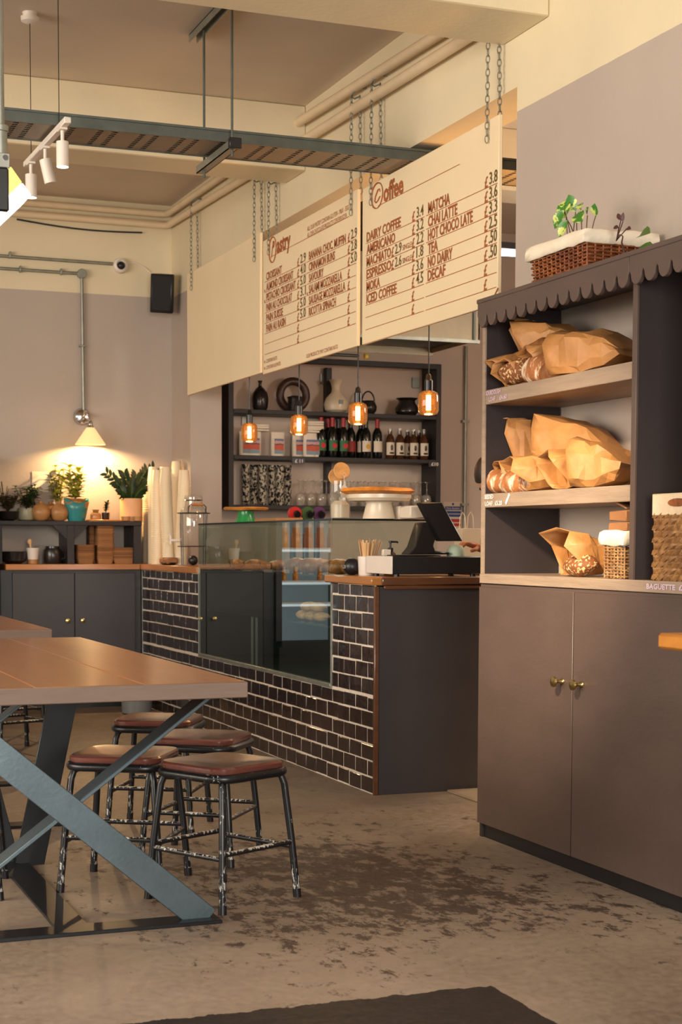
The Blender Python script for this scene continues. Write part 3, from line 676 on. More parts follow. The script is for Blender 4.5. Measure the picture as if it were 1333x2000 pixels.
# ------------------------------------------------------------------ dining tables
def x_frame(t, y, x0, x1, zt):
    cx = (x0+x1)/2
    m = MB(); bar(m, (x1-.055, y, 0), (x0+.05, y, zt), .088, .012, (1, 0, .9)); m.build('leg_bar', W['steel'], t, bevel=.002)
    m = MB(); bar(m, (x0-.03, y+.055, .004), (x1-.015, y+.055, zt), .10, .012, (0, 1, 0)); m.build('leg_bar', W['steel'], t, bevel=.002)
    MB().box((x0-.05, y-.05, 0), (x1-.02, y+.05, .012)).build('floor_bar', W['steeld'], t, bevel=.002)
def dining_table(label, x0, x1, y0, y1, z=.752, th=.048):
    cx, cy = (x0+x1)/2, (y0+y1)/2
    t = thing('dining_table', label, 'table', (cx, cy, 0))
    pw = (x1-x0)/3
    top = MB()
    for i in range(3): top.box((x0-cx+i*pw+.001, y0-cy+.004, z-th), (x0-cx+(i+1)*pw-.001, y1-cy, z))
    tp = top.build('tabletop', W['table'], t, bevel=.003)
    MB().box((x0-cx, y0-cy, z-th+.001), (x1-cx, y0-cy+.0055, z-.001)).build('end_board', W['tableend'], t, bevel=.002)
    x_frame(t, y0-cy+.24, x0-cx, x1-cx, z-th); x_frame(t, y1-cy-.24, x0-cx, x1-cx, z-th)
    MB().box((-.05, y0-cy+.25, .0), (.05, y1-cy-.25, .010)).build('floor_spine', W['steeld'], t, bevel=.002)
    m = MB(); bar(m, (.05, .12, 0), (.20, .12, z-th), .105, .012, (1, 0, 0)); m.build('centre_bar', W['steeld'], t, bevel=.002)
    m = MB(); bar(m, (-.03, .16, 0), (-.20, .16, z-th), .105, .012, (1, 0, 0)); m.build('centre_bar', W['steeld'], t, bevel=.002)
    return t
dining_table('big wooden table with crossed steel legs in front of four stools', .49, 1.412, 4.375, 6.68)
dining_table('further wooden table with crossed steel legs behind the big one', .49, 1.418, 7.34, 9.6)

# ------------------------------------------------------------------ stools
def rsq(s, r, n=5):
    out = []
    for cx, cy, a0 in ((s-r, s-r, 0), (-s+r, s-r, 90), (-s+r, -s+r, 180), (s-r, -s+r, 270)):
        for i in range(n+1):
            a = radians(a0+90*i/n); out.append((cx+r*cos(a), cy+r*sin(a)))
    return out
def make_stool(label, x, y, rz):
    t = thing('metal_stool', label, 'stool', (x, y, 0), rz, 'metal stools with varnished seats')
    H = .452; S_ = .158
    m = MB(); loops = []
    for s_, z in ((S_-.004, H-.024), (S_, H-.018), (S_, H-.006), (S_-.006, H), (S_-.04, H-.001), (S_-.09, H-.004)):
        o = len(m.v); pts = rsq(s_, max(.02, .062-(S_-s_)*.5)); m.v += [Vector((a, b_, z)) for a, b_ in pts]; loops.append((o, len(pts)))
    for (a, n), (b_, _) in zip(loops, loops[1:]):
        m.f += [(a+i, a+(i+1) % n, b_+(i+1) % n, b_+i) for i in range(n)]
    m.f += [tuple(range(loops[0][0], loops[0][0]+n))[::-1], tuple(range(loops[-1][0], loops[-1][0]+n))]
    m.build('seat', W['seat'], t)
    MB().tube([(a, b_, H-.036) for a, b_ in rsq(S_-.002, .062)], .0145, 10, closed=True).build('seat_frame', W['stool'], t)
    for sx, sy in ((1, 1), (-1, 1), (-1, -1), (1, -1)):
        pts = []
        def q(r_, z): return (sx*r_, sy*r_, z)
        pts = [q(.085, H-.040), q(.118, H-.040), q(.134, H-.052), q(.141, H-.078), q(.158, .19), q(.171, .012)]
        m = MB().tube(pts, [.0115]*4+[.0115, .0118], 12); lg = m.build('leg', W['stool'], t)
        MB().tube([q(.1695, .028), q(.1715, 0)], .0135, 12).build('foot_cap', W['black'], lg)
    k = .1585
    for i, (a, b_) in enumerate((((1, 1), (-1, 1)), ((-1, 1), (-1, -1)), ((-1, -1), (1, -1)), ((1, -1), (1, 1)))):
        z = .168 if i % 2 else .182
        MB().tube([(a[0]*k, a[1]*k, z), (b_[0]*k, b_[1]*k, z)], .0085, 10).build('stretcher', W['stoolw'], t)
    return t
st = make_stool('front stool with a worn square reddish seat, right of the crossed table leg', 1.497, 4.905, radians(27.7))
dup(st, (1.252, 5.225, 0), radians(-31), 'stool under the table corner, left of the front stool')
dup(st, (1.628, 5.60, 0), radians(-36), 'stool directly behind the front stool, nearest the tiles')
dup(st, (1.632, 6.22, 0), radians(-29), 'rearmost of the four stools, by the grey bowl')
dup(st, (.68, 5.32, 0), radians(-12), 'stool cut off by the left edge of the photo under the big table')
dup(st, (1.48, 8.78, 0), radians(18), 'far stool seen under the big tabletop beside the further table')
dup(st, (1.56, 9.45, 0), radians(8), 'farthest stool beyond the further table')
b = PZ(268, 1393)
t = thing('floor_bowl', 'grey glazed bowl on the floor by the tiled counter', 'bowl', (b.x, b.y, 0))
MB().lathe([(.085, 0), (.098, .006), (.103, .05), (.104, .108), (.098, .112), (.094, .105), (.09, .02), (.001, .015)], 32).build('bowl', W['stone'], t)
MB().tube([(.1*cos(a), .1*sin(a), .110) for a in [2*pi*i/32 for i in range(32)]], .005, 6, closed=True).build('rim', W['ceramicw'], t)
# honey wood table edge at the right, close to the camera
t = thing('wooden_bench_table', 'honey coloured wooden table end cut off at the right edge', 'table', (1.98, 2.80, 0))
c = PX(1285, 1236, 1.86); zt_ = c.z
for f_ in (0,):
    m = MB().box((-.12, -.72, zt_-.034), (.55, c.y-2.80, zt_)); m.build('tabletop', wood_mat('honey_wood', S(214, 140, 50), S(178, 104, 30), .4, 1, 'X', .2), t, bevel=.006)
for x in (-.02, .48):
    for y in (-.62, c.y-2.80-.10): MB().box((x, y-.03, 0), (x+.05, y+.03, zt_-.034)).build('leg', W['blackm'], t, bevel=.003)

# ------------------------------------------------------------------ bread cabinet
YL, YR, YDV, ZT = 5.606, 4.10, 4.497, 2.085
XC = 2.765
t = thing('bread_cabinet', 'tall aubergine bread cabinet with scalloped top and two cupboard doors', 'cabinet', (XC, YL, 0))
def B_(x, y, z): return (x-XC, y-YL, z)
def bbox(nm, mat, a, b, bevel=.002, par=None): return MB().box(B_(*a), B_(*b)).build(nm, mat, par or t, bevel=bevel)
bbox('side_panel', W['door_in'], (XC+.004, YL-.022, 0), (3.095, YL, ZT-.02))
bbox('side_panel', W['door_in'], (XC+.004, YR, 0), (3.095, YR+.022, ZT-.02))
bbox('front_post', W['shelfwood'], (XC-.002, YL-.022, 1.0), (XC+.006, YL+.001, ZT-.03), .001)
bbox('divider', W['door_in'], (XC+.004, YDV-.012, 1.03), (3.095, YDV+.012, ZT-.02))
bbox('front_post', W['door'], (XC-.004, YDV-.014, 1.035), (XC+.004, YDV+.014, ZT-.03), .001)
bbox('top', W['door'], (XC-.02, YR, ZT-.02), (3.095, YL+.004, ZT))
for z0, z1, mt, y0 in ((1.687, 1.743, W['shelfwood'], YDV+.013), (1.291, 1.345, W['shelfwood'], YDV+.013)):
    s_ = bbox('shelf', mt, (XC+.002, y0, z0), (3.095, YL-.022, z1))
bbox('counter_shelf', W['shelfwood'], (XC-.006, YR, .998), (3.095, YL-.0, 1.036))
bbox('rail', W['door'], (XC+.0, YR+.02, .968), (XC+.02, YL-.0, .996))
bbox('plinth', W['black'], (XC+.012, YR+.01, 0), (XC+.03, YL-.012, .06))
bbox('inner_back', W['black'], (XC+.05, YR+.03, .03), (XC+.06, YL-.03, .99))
# scalloped fascia: one board to the divider, one beyond
for y0, y1, n_ in ((YDV+.008, YL+.002, 14), (YR, YDV+.006, 5)):
    poly = [(y1, ZT+.001), (y0, ZT+.001)]
    pitch = (y1-y0)/n_; rr = pitch*.40
    for i in range(n_):
        cy = y0+pitch*(i+.5)
        poly += [(cy-pitch*.5, ZT-.060), (cy-rr, ZT-.070)] + [(cy-rr*cos(a), ZT-.070-.036*sin(a)) for a in [pi*k/10 for k in range(1, 10)]] + [(cy+rr, ZT-.070)]
    poly.append((y1, ZT-.060))
    MB().prism(poly, lambda u, v, d: B_(d, u, v), XC-.024, XC-.008).build('scalloped_fascia', W['door'], t, bevel=.0015)
bbox('top_moulding', W['door'], (XC-.028, YR, ZT-.012), (XC-.006, YL+.004, ZT+.004))
for a, b_, ky in ((4.862, YL-.006, 4.93), (YR+.004, 4.855, 4.795)):
    d = MB().box(B_(XC-.010, a, .058), B_(XC+.010, b_, .985)).build('door', W['door'], t, bevel=.0015)
    MB().lathe([(.011, 0), (.008, .004), (.006, .016), (.009, .024), (.019, .032), (.018, .040), (.001, .044)], 20).move(Matrix.Translation(B_(XC-.010, ky, .668)) @ Matrix.Rotation(radians(-90), 4, 'Y')).build('knob', W['brass'], d)
# chalk writing on the shelf edges
fnc = lambda u, v, d: B_(XC-.0065-d, YL-u, v)
fns = lambda u, v, d: B_(XC+.001-d, YL-u, v)
for s_, u, v, wd, mt, f_ in (('SOURDOUGH', .027, 1.722, .125, 'chalkp', fns), ('LOAF', .055, 1.697, .055, 'chalkp', fns), ('£4.60', .145, 1.697, .06, 'chalkp', fns), ('SEEDED', .026, 1.325, .075, 'chalk', fns), ('LOAF', .030, 1.299, .065, 'chalk', fns), ('£5.20', .115, 1.299, .06, 'chalk', fns), ('BAGUETTE', 1.21, 1.010, .165, 'chalkp', fnc), ('£2.30', 1.395, 1.010, .085, 'chalkp', fnc)):
    text_mb(MB(), s_, f_, u, v, .016, wd, depth=.0012, bold=.025).build('chalk_lettering', W[mt], t, flat=True)
bar(mq := MB(), fns(.205, 1.302, .001), fns(.235, 1.338, .001), .012, .001, (0, 1, 0)); mq.build('chalk_mark', W['chalk'], t, flat=True)

# paper bread bags
def bag(label, po, pc, Xo, Xc, w, h, seed, flap=.3, name='bread_bag', zmin=None, op=1.0):
    """crumpled kraft bag from its open end (image point po on plane X=Xo) to its closed end"""
    a, c = PX(*po, Xo), PX(*pc, Xc)
    if zmin is not None:
        a.z = max(a.z, zmin+h*.46); c.z = max(c.z, zmin+h*.30)
    ax = (c-a); L = ax.length; ax.normalize(); sd = ax.cross(Vector((0, 0, 1))).normalized(); up = sd.cross(ax)
    rnd = random.Random(seed); m = MB(); rows, nn = 7, 10; off = [rnd.uniform(-1, 1) for _ in range(nn)]
    for i in range(rows):
        tt = i/(rows-1)
        wk = 1+.10*sin(pi*tt)+(.12*flap*(1-tt*4) if tt < .25 else 0)
        hk0 = 1-.86*max(0, (tt-.45)/.55)**1.7
        for j in range(nn):
            an = 2*pi*(j+.5)/nn; cc, ss = cos(an), sin(an)
            hk = hk0*(1+.45*flap*max(0, ss)*(1-tt/.25) if tt < .25 else 1)
            u_ = (abs(cc)**.5)*(1 if cc > 0 else -1)*w/2*wk; v_ = (abs(ss)**.6)*(1 if ss > 0 else -1)*h/2*hk
            ext = 0
            if i == 0: ext = -flap*h*(.25+.95*abs(off[j])) * (1 if ss > .3 else (.5 if ss > -.3 else .15))
            p = a+ax*(L*tt+ext)+sd*u_+up*v_
            k = .016 if 0 < i else .010
            p += noise.noise_vector(p*15+Vector((seed, 0, 0)))*k + Vector((rnd.uniform(-1, 1), rnd.uniform(-1, 1), rnd.uniform(-1, 1)))*.0075
            if p.x > 2.742 and p.y > 5.574: p.y = 5.574-.004*rnd.random()
            p.x = min(p.x, 3.088)
            if zmin is not None and p.z < zmin+.003: p.z = zmin+.003+.001*rnd.random()
            m.v.append(p)
    for i in range(rows-1):
        for j in range(nn): m.f.append((i*nn+j, i*nn+(j+1) % nn, (i+1)*nn+(j+1) % nn, (i+1)*nn+j))
    m.f.append(tuple((rows-1)*nn+j for j in range(nn)))
    # crease every panel once more so the sheet looks folded, not inflated
    fs2 = []
    for f in m.f:
        if len(f) != 4: fs2.append(f); continue
        q = [m.v[k_] for k_ in f]; ci = len(m.v); t_ = rnd.uniform(.3, .7); s2_ = rnd.uniform(.3, .7)
        m.v.append(q[0].lerp(q[1], t_).lerp(q[3].lerp(q[2], t_), s2_)+noise.noise_vector(q[0]*31+Vector((seed, 2, 0)))*.006)
        if zmin is not None and m.v[-1].z < zmin+.003: m.v[-1].z = zmin+.003
        fs2 += [(f[k_], f[(k_+1) % 4], ci) for k_ in range(4)]
    m.f = fs2
    org = (a+c)/2; org.z = min(v.z for v in m.v); m.v = [v-org for v in m.v]
    o = m.build(name, W['kraft'], loc=org, solid=.0016, angle=12)
    tag(o, label, 'paper bag', 'brown paper bread bags')
    return a, ax
def loaf(label, p, ax, r, mt, seed):
    m = MB().ball((0, 0, 0), 1, 20, 14)
    q = Vector(ax).to_track_quat('X', 'Z').to_matrix()
    out = []
    for v in m.v:
        vv = Vector((v.x*r[0], v.y*r[1], v.z*r[2])); vv += vv.normalized()*noise.noise(vv*22+Vector((seed, 0, 0)))*.012
        out.append(q @ vv)
    m.v = out
    z0 = min(v.z for v in m.v); m.v = [v-Vector((0, 0, z0)) for v in m.v]
    tag(m.build('bread_loaf', W[mt], loc=(p.x, p.y, p.z+z0)), label, 'bread', 'loaves showing from the bread bags')
Z1, Z2, Z3 = 1.744, 1.346, 1.037
# top shelf
bag('bag with raised flap at the back of the top bread shelf', (1008, 668), (1068, 662), 2.93, 3.05, .17, .13, 3, .6)
bag('upper bag with its mouth open in the middle of the top bread shelf', (1048, 672), (1140, 668), 2.90, 3.02, .19, .14, 4, .55)
a, ax = PX(1064, 682, 2.88), Vector((.3, -1, .1)); loaf('crusty loaf inside the upper open bag of the top shelf', a, ax, (.13, .06, .042), 'crust', 2)
bag('leftmost bag poking past the cabinet side on the top bread shelf', (978, 732), (1050, 705), 2.83, 2.98, .17, .12, 5, .45, zmin=Z1)
bag('small crumpled bag in front of a dark loaf on the top bread shelf', (1000, 735), (1068, 712), 2.80, 2.96, .13, .10, 6, .4, zmin=Z1)
loaf('dark seeded loaf peeking out at the left of the top shelf', PX(1018, 724, 2.82), (.3, -1, 0), (.10, .05, .045), 'seeded', 5)
bag('folded bag behind the floured loaf on the top bread shelf', (1052, 712), (1135, 690), 2.83, 2.98, .15, .13, 7, .35, zmin=Z1)
loaf('floury white loaf in the middle of the top shelf', PX(1062, 722, 2.81), (.3, -1, 0), (.10, .05, .055), 'flour', 7)
bag('largest bag lying at the right of the top bread shelf', (1112, 705), (1236, 690), 2.84, 2.92, .20, .165, 8, .25, zmin=Z1)
loaf('brown loaf at the mouth of the largest top bag', PX(1094, 724, 2.82), (.2, -1, 0), (.10, .052, .050), 'crust', 9)
# middle shelf
bag('tall peaked bag at the left back of the middle bread shelf', (1002, 872), (1075, 862), 2.92, 3.05, .17, .20, 11, .40)
bag('long peaked bag lying across the back of the middle bread shelf', (1072, 862), (1205, 884), 2.91, 3.04, .17, .18, 12, .38)
bag('leftmost bag with a floured loaf on the middle bread shelf', (985, 936), (1060, 920), 2.82, 2.97, .16, .125, 13, .3, zmin=Z2)
loaf('floured seeded loaf at the left end of the middle shelf', PX(976, 940, 2.83), (.3, -1, 0), (.08, .055, .052), 'flour', 3)
bag('second bag from the left with a loaf on the middle bread shelf', (1025, 935), (1110, 915), 2.80, 2.96, .16, .125, 14, .5, zmin=Z2)
loaf('floured loaf second from the left on the middle shelf', PX(1014, 942, 2.81), (.3, -1, 0), (.10, .055, .048), 'flour', 8)
bag('closed folded bag in the middle of the middle bread shelf', (1092, 922), (1165, 910), 2.80, 2.94, .16, .135, 15, .3, zmin=Z2)
bag('largest smooth bag at the right of the middle bread shelf', (1140, 915), (1236, 912), 2.82, 2.92, .19, .17, 16, .3, zmin=Z2)
# lower shelf
bag('single open bag with a red stripe on the bottom bread shelf', (1122, 1092), (1188, 1085), 2.84, 2.98, .19, .15, 18, .8, zmin=Z3)
loaf('seed topped loaf in the bag on the bottom shelf', PX(1134, 1104, 2.83), (.3, -1, .1), (.075, .046, .040), 'seeded', 12)

# ------------------------------------------------------------------ baskets
def wicker(t, x0, x1, y0, y1, z0, z1, flare=.0, mat='wicker', pitch=.012, stake=.03, r=.0042, name='woven_body'):
    """woven rods: wavy horizontal weavers and upright stakes"""
    per = []; step = .010
    def line(a, c):
        n = max(2, int((Vector(c)-Vector(a)).length/step))
        return [(a[0]+(c[0]-a[0])*i/n, a[1]+(c[1]-a[1])*i/n) for i in range(n)]
    cs = [(x0, y0), (x1, y0), (x1, y1), (x0, y1)]
    for i in range(4): per += line(cs[i], cs[(i+1) % 4])
    cx, cy = (x0+x1)/2, (y0+y1)/2; m = MB(); nz = int((z1-z0)/pitch)
    L = len(per)
    for k in range(nz):
        z = z0+pitch*(k+.5); f_ = 1+flare*((z-z0)/(z1-z0)); pts = []
        for i, (x, y) in enumerate(per):
            wv = sin(2*pi*i*step/(2*stake)+pi*(k % 2))*.004
            d = Vector((x-cx, y-cy, 0)); dn = d.normalized() if d.length else d
            pts.append((cx+d.x*f_+dn.x*wv, cy+d.y*f_+dn.y*wv, z+noise.noise(Vector((i*.3, k, 2)))*.002))
        m.tube(pts, r, 5, closed=True)
    m.build(name, W[mat], t)
    m2 = MB()
    nst = int(L*step/stake)
    for j in range(nst):
        x, y = per[int(j*L/nst) % L]; f1 = 1+flare
        m2.tube([(x, y, z0), (cx+(x-cx)*f1, cy+(y-cy)*f1, z1)], r*.9, 5)
    m2.build('stakes', W[mat], t)
def liner(t, x0, x1, y0, y1, z0, z1, mat='cloth'):
    m = MB(); rows = ((z0, .004), (z0+.004, .010), ((z0+z1)/2, .012), (z1-.006, .010), (z1, 0), (z1-.008, -.012), (z0, -.016))
    for z, o_ in rows:
        cs = [(x0-o_, y0-o_), (x1+o_, y0-o_), (x1+o_, y1+o_), (x0-o_, y1+o_)]
        for i in range(4):
            a, c = cs[i], cs[(i+1) % 4]
            for q in range(10):
                p = Vector((a[0]+(c[0]-a[0])*q/10, a[1]+(c[1]-a[1])*q/10, z)); m.v.append(p+noise.noise_vector(p*16)*.006)
    for i in range(len(rows)-1):
        for j in range(40): m.f.append((i*40+j, i*40+(j+1) % 40, (i+1)*40+(j+1) % 40, (i+1)*40+j))
    m.build('cloth_liner', W[mat], t, angle=60)
ya, yb = YatX(1044, 2.80, 540), YatX(1148, 2.80, 520)
zb_, zt_ = ZT+.006, PX(1148, 446, 2.80).z
t = thing('wicker_basket', 'shallow brown wicker basket with white liner on top of the cabinet', 'basket', (2.80, yb, zb_))
wicker(t, 0, .255, 0, ya-yb, .002, zt_-zb_-.03, .05)
MB().box((.004, .004, 0), (.25, ya-yb-.004, .004)).build('base', W['wicker'], t)
MB().box((.006, .006, .004), (.249, ya-yb-.006, zt_-zb_-.05)).build('inner_wall', M('wicker_shade', S(120, 66, 32), .7), t)
liner(t, -.012, .262, -.008, ya-yb+.012, zt_-zb_-.05, zt_-zb_)
# pothos in the basket
bc = Vector((2.90, (ya+yb)/2, zt_-.05))
t = thing('pothos_plant', 'trailing variegated plant growing out of the wicker basket', 'plant', bc)
MB().lathe([(.04, -.09), (.05, 0), (.045, 0), (.001, -.01)], 16).build('pot', W['black'], t)
var = N('variegated_leaf'); vv = var.noise(var.mapping((1, 1, 1)), 38, 3)
var.set(col=var.mix(var.ramp(vv, .52, .58), S(60, 120, 40), S(196, 206, 110)), rough=.35)
stems, leaves = MB(), MB()
def pt(px, py, X): return PX(px, py, X)-bc
base = Vector((0, 0, 0))
for k, (px, py, X, L_, wd, dx, dz) in enumerate(((1103, 407, 2.84, .062, .046, .3, -.5), (1118, 397, 2.86, .055, .036, -.1, .5), (1092, 428, 2.82, .060, .044, -.4, -.5), (1131, 424, 2.84, .062, .046, .6, -.3), (1100, 446, 2.81, .052, .036, -.3, -.5), (1134, 402, 2.87, .036, .026, .3, -.2), (1148, 413, 2.88, .034, .022, .3, .2), (1163, 410, 2.88, .036, .028, .2, .3))):
    p = pt(px, py, X)
    d = Vector((-.2, -dx, dz)).normalized()
    L_ *= 1.25; wd *= 1.25; leaves.leaf(p-d*L_/2, d, L_, wd, up=(-.8, -.5, .35), bend=.15)
    q1 = p-d*L_/2; b0_ = base+Vector((-.02, (4-k)*.02, .0)); md_ = b0_.lerp(q1, .55)+Vector((0, 0, .028))
    stems.tube([b0_.lerp(md_, i/4).lerp(md_.lerp(q1, i/4), i/4) for i in range(5)], .002, 5)
leaves.build('foliage', var.m, t); stems.build('stems', M('stem_brown', S(104, 74, 50), .6), t)
leaves, stems = MB(), MB()
q0 = pt(1205, 470, 2.86)
for px, py, dx, dz in ((1218, 433, .2, .8), (1210, 445, -.6, .2), (1226, 446, .7, -.1), (1214, 430, -.3, .6)):
    p = pt(px, py, 2.85); leaves.leaf(p, (-.2, -dx, dz), .03, .016, up=(-.8, -.5, .3))
    stems.tube([q0, p], .0018, 5)
q2, q3 = pt(1218, 462, 2.79), pt(1222, 506, 2.783)
stems.tube([q0.lerp(q2, i/5)+Vector((0, 0, .012*sin(pi*i/5))) for i in range(6)]+[q2.lerp(q3, i/4)+Vector((-.004*sin(pi*i/4), .006*sin(pi*i/2), 0)) for i in range(1, 5)], [.0022]*6+[.003, .004, .0042, .002], 6)
leaves.build('wine_leaves', W['leafr'], t); stems.build('wine_stems', W['leafr'], t)
lv = MB()
for px, py, L_, wd, dx, dz in ((1250, 462, .085, .055, .9, .1), (1262, 475, .06, .05, .6, -.6), (1252, 487, .03, .02, .1, -.6)):
    lv.leaf(pt(px, py, 2.83), (-.3, -dx, dz), L_, wd, up=(-.7, -.3, .6))
lv.build('trailing_leaves', W['leaf'], t)
# small basket with folded bags on the bottom shelf
ys, ye = YatX(1183, 2.785, 1080), YatX(1222, 2.785, 1080)
t = thing('small_basket', 'small pale wicker basket with white band holding folded paper bags', 'basket', (2.785, ye, Z3))
wicker(t, 0, .115, 0, ys-ye, .002, .125, .02, 'wickerl', .0105, .02, .0036)
MB().box((.004, .004, 0), (.11, ys-ye-.004, .004)).build('base', W['wickerl'], t)
liner(t, -.004, .118, -.004, ys-ye+.004, .108, .160)
def folded(label, z, seed, th=.018, rot=0, sx=.10):
    m = MB().box((-.05, -(ys-ye)/2+.008, 0), (.05, (ys-ye)/2-.008, th))
    bm_ = m; me = bm_.jitter(.006, 26, seed)
    tag(me.build('folded_bag', W['kraftd'], loc=(2.843, (ys+ye)/2, z), bevel=.003), label, 'paper bag', 'folded brown bags in the small basket')
folded('lowest folded brown bag resting in the small basket', Z3+.158, 1, .03); folded('crumpled folded bag above the lowest in the small basket', Z3+.192, 2, .034)
m = MB().box((-.05, -.05, 0), (.05, .17, .006)).move(Matrix.Rotation(radians(17), 4, 'X'))
tag(m.jitter(.004, 20, 4).build('folded_bag', W['kraftd'], loc=(2.845, (ys+ye)/2, Z3+.245), bevel=.002), 'topmost flat brown bag slanting out of the small basket', 'paper bag', 'folded brown bags in the small basket')
# tall rush basket
yl = YatX(1284, 2.80, 1050)
t = thing('rush_basket', 'tall braided rush basket with a pale cloth rim and handle hole', 'basket', (2.80, 4.14, 1.037))
WY = yl-4.14; HB = PX(1284, 965, 2.80).z-1.037
nb = 11; m = MB()
per = []
for (a, c) in (((0, WY), (0, 0)), ((0, 0), (.26, 0)), ((.26, 0), (.26, WY)), ((.26, WY), (0, WY))):
    n_ = int((Vector(c)-Vector(a)).length/.008); per += [(a[0]+(c[0]-a[0])*i/n_, a[1]+(c[1]-a[1])*i/n_) for i in range(n_)]
for k in range(nb):
    z = (k+.5)*(HB-.06)/nb
    for s_ in (0, 1):
        m.tube([(x+(-.006 if x < .13 else .006)*cos(i*.62+s_*pi+(k % 2)*1.5), y, z+.009*sin(i*.62+s_*pi+(k % 2)*1.5)) for i, (x, y) in enumerate(per)], .0125, 6, closed=True)
m.build('braided_body', W['rush'], t)
band = MB().box((-.016, -.01, HB-.07), (-.008, WY+.008, HB)).box((-.016, WY, HB-.07), (.27, WY+.008, HB)).box((.262, -.01, HB-.07), (.27, WY+.008, HB)).box((-.016, -.01, HB-.07), (.27, -.002, HB))
band.build('cloth_rim', M('rim_cloth', S(214, 190, 158), .8, bump=.3, bs=80), t, bevel=.003)
hy = YatX(1328, 2.79, 990)-4.14
MB().prism([(hy+.052*cos(a), HB-.030+.013*sin(a)) for a in [2*pi*i/20 for i in range(20)]], lambda u, v, d: (d, u, v), -.0185, -.0155).build('handle_hole', W['wicker'], t)

# ------------------------------------------------------------------ back bar shelf and kitchen fittings
YS, YSB = 11.13, YF-.004
sx0, sx1 = XatY(447, YS, 800), XatY(863, YS, 800)
zs = [PY(650, 988, YS).z, PY(650, 893, YS).z, PY(650, 805, YS).z]; ztop = PY(640, 706, YS).z
t = thing('back_bar_shelf', 'dark wooden back bar shelving on the kitchen wall behind the counter', 'shelf unit', (sx0, YS, zs[0]-.03))
def R_(x, y, z): return (x-sx0, y-YS, z-zs[0]+.03)
def rb(nm, a, b, mat='darkwood'): return MB().box(R_(*a), R_(*b)).build(nm, W[mat], t, bevel=.002)
rb('side_panel', (sx0, YS, zs[0]-.03), (sx0+.04, YSB, ztop+.02)); rb('side_panel', (sx1-.04, YS, zs[0]-.03), (sx1, YSB, ztop+.02))
for z in zs: rb('shelf', (sx0+.04, YS, z-.03), (sx1-.04, YSB, z))
rb('top_rail', (sx0+.04, YS, ztop-.02), (sx1-.04, YS+.06, ztop+.02))
dvx = XatY(646, YS+.18, 850)
for a, b_ in ((zs[0], zs[1]-.03), (zs[1], zs[2]-.03), (zs[2], ztop-.02)): rb('divider', (dvx-.022, YSB-.07, a), (dvx+.022, YSB, b_))
for px, pz in ((632, ztop-.10), (632, zs[2]-.06), (810, ztop-.10), (480, zs[2]-.06)):
    x = XatY(px, YSB); rb('bracket_plate', (x-.03, YSB-.012, pz-.04), (x+.03, YSB-.006, pz+.04), 'galv')
for px, s_, z in ((583, '£ 11', zs[1]), (848, '£10', zs[1])):
    x = XatY(px, YS); q = MB().box(R_(x-.05, YS-.008, z-.055), R_(x+.05, YS-.003, z-.012)).build('price_tag', W['black'], t)
    text_mb(MB(), s_, lambda u, v, d: R_(x+u, YS-.009-d, v), -.028, z-.046, .024, .06, bold=.02).build('chalk_lettering', W['chalk'], q, flat=True)

def pot(name, label, cat, px, Y, z, prof, mat, n=28, group=None, sx=1, sy=1, X=None):
    t = thing(name, label, cat, (XatY(px, Y) if X is None else X, Y, z), 0, group)
    MB().lathe(prof, n, sx=sx, sy=sy).build('body', W[mat] if isinstance(mat, str) else mat, t); return t
YB = 11.25
pot('bottle_vase', 'black glazed bottle vase at the left end of the top shelf', 'vase', 509, YB, zs[2], [(.045, 0), (.058, .03), (.062, .09), (.055, .13), (.03, .165), (.012, .18), (.011, .205), (.018, .22), (.014, .222), (.001, .2)], 'ceramicd')
x = XatY(574, YB+.04)
t = thing('ring_vase', 'dark ring shaped pottery vase standing on the top shelf', 'vase', (x, YB+.05, zs[2]))
MB().tube([(.103*cos(a), 0, .130+.103*sin(a)) for a in [2*pi*i/40 for i in range(40)]], .030, 14, closed=True).build('ring', M('brown_stoneware', S(74, 50, 42), .4, var=.3), t)
t = pot('lidded_pot', 'small dark pot in front of the ring vase', 'pot', 577, YB-.06, zs[2], [(.05, 0), (.056, .01), (.053, .09), (.058, .1), (.06, .105), (.03, .115), (.001, .118)], 'ceramicd')
t = pot('flared_vase', 'cream flared neck vase in the middle of the top shelf', 'vase', 657, YB, zs[2], [(.05, 0), (.085, .025), (.095, .07), (.078, .115), (.04, .155), (.033, .185), (.042, .225), (.058, .25), (.054, .25), (.03, .2), (.001, .15)], 'ceramicw')
MB().box((-.015, -.099, .065), (.018, -.090, .095)).build('stamp', W['ceramicd'], t)
t = pot('handled_pot', 'black pot with a tall loop handle on the top shelf', 'pot', 719, YB, zs[2], [(.04, 0), (.062, .03), (.066, .06), (.05, .10), (.045, .105), (.001, .1)], 'ceramicd')
MB().tube([(.05*cos(a), 0, .10+.075*sin(a)) for a in [pi*i/14 for i in range(15)]], .006, 8).build('handle', W['ceramicd'], t)
pot('wide_pot', 'squat black pot with a wide rim at the right of the top shelf', 'pot', 794, YB, zs[2], [(.06, 0), (.088, .03), (.09, .06), (.065, .10), (.062, .115), (.085, .135), (.08, .135), (.05, .11), (.001, .1)], 'ceramicd')

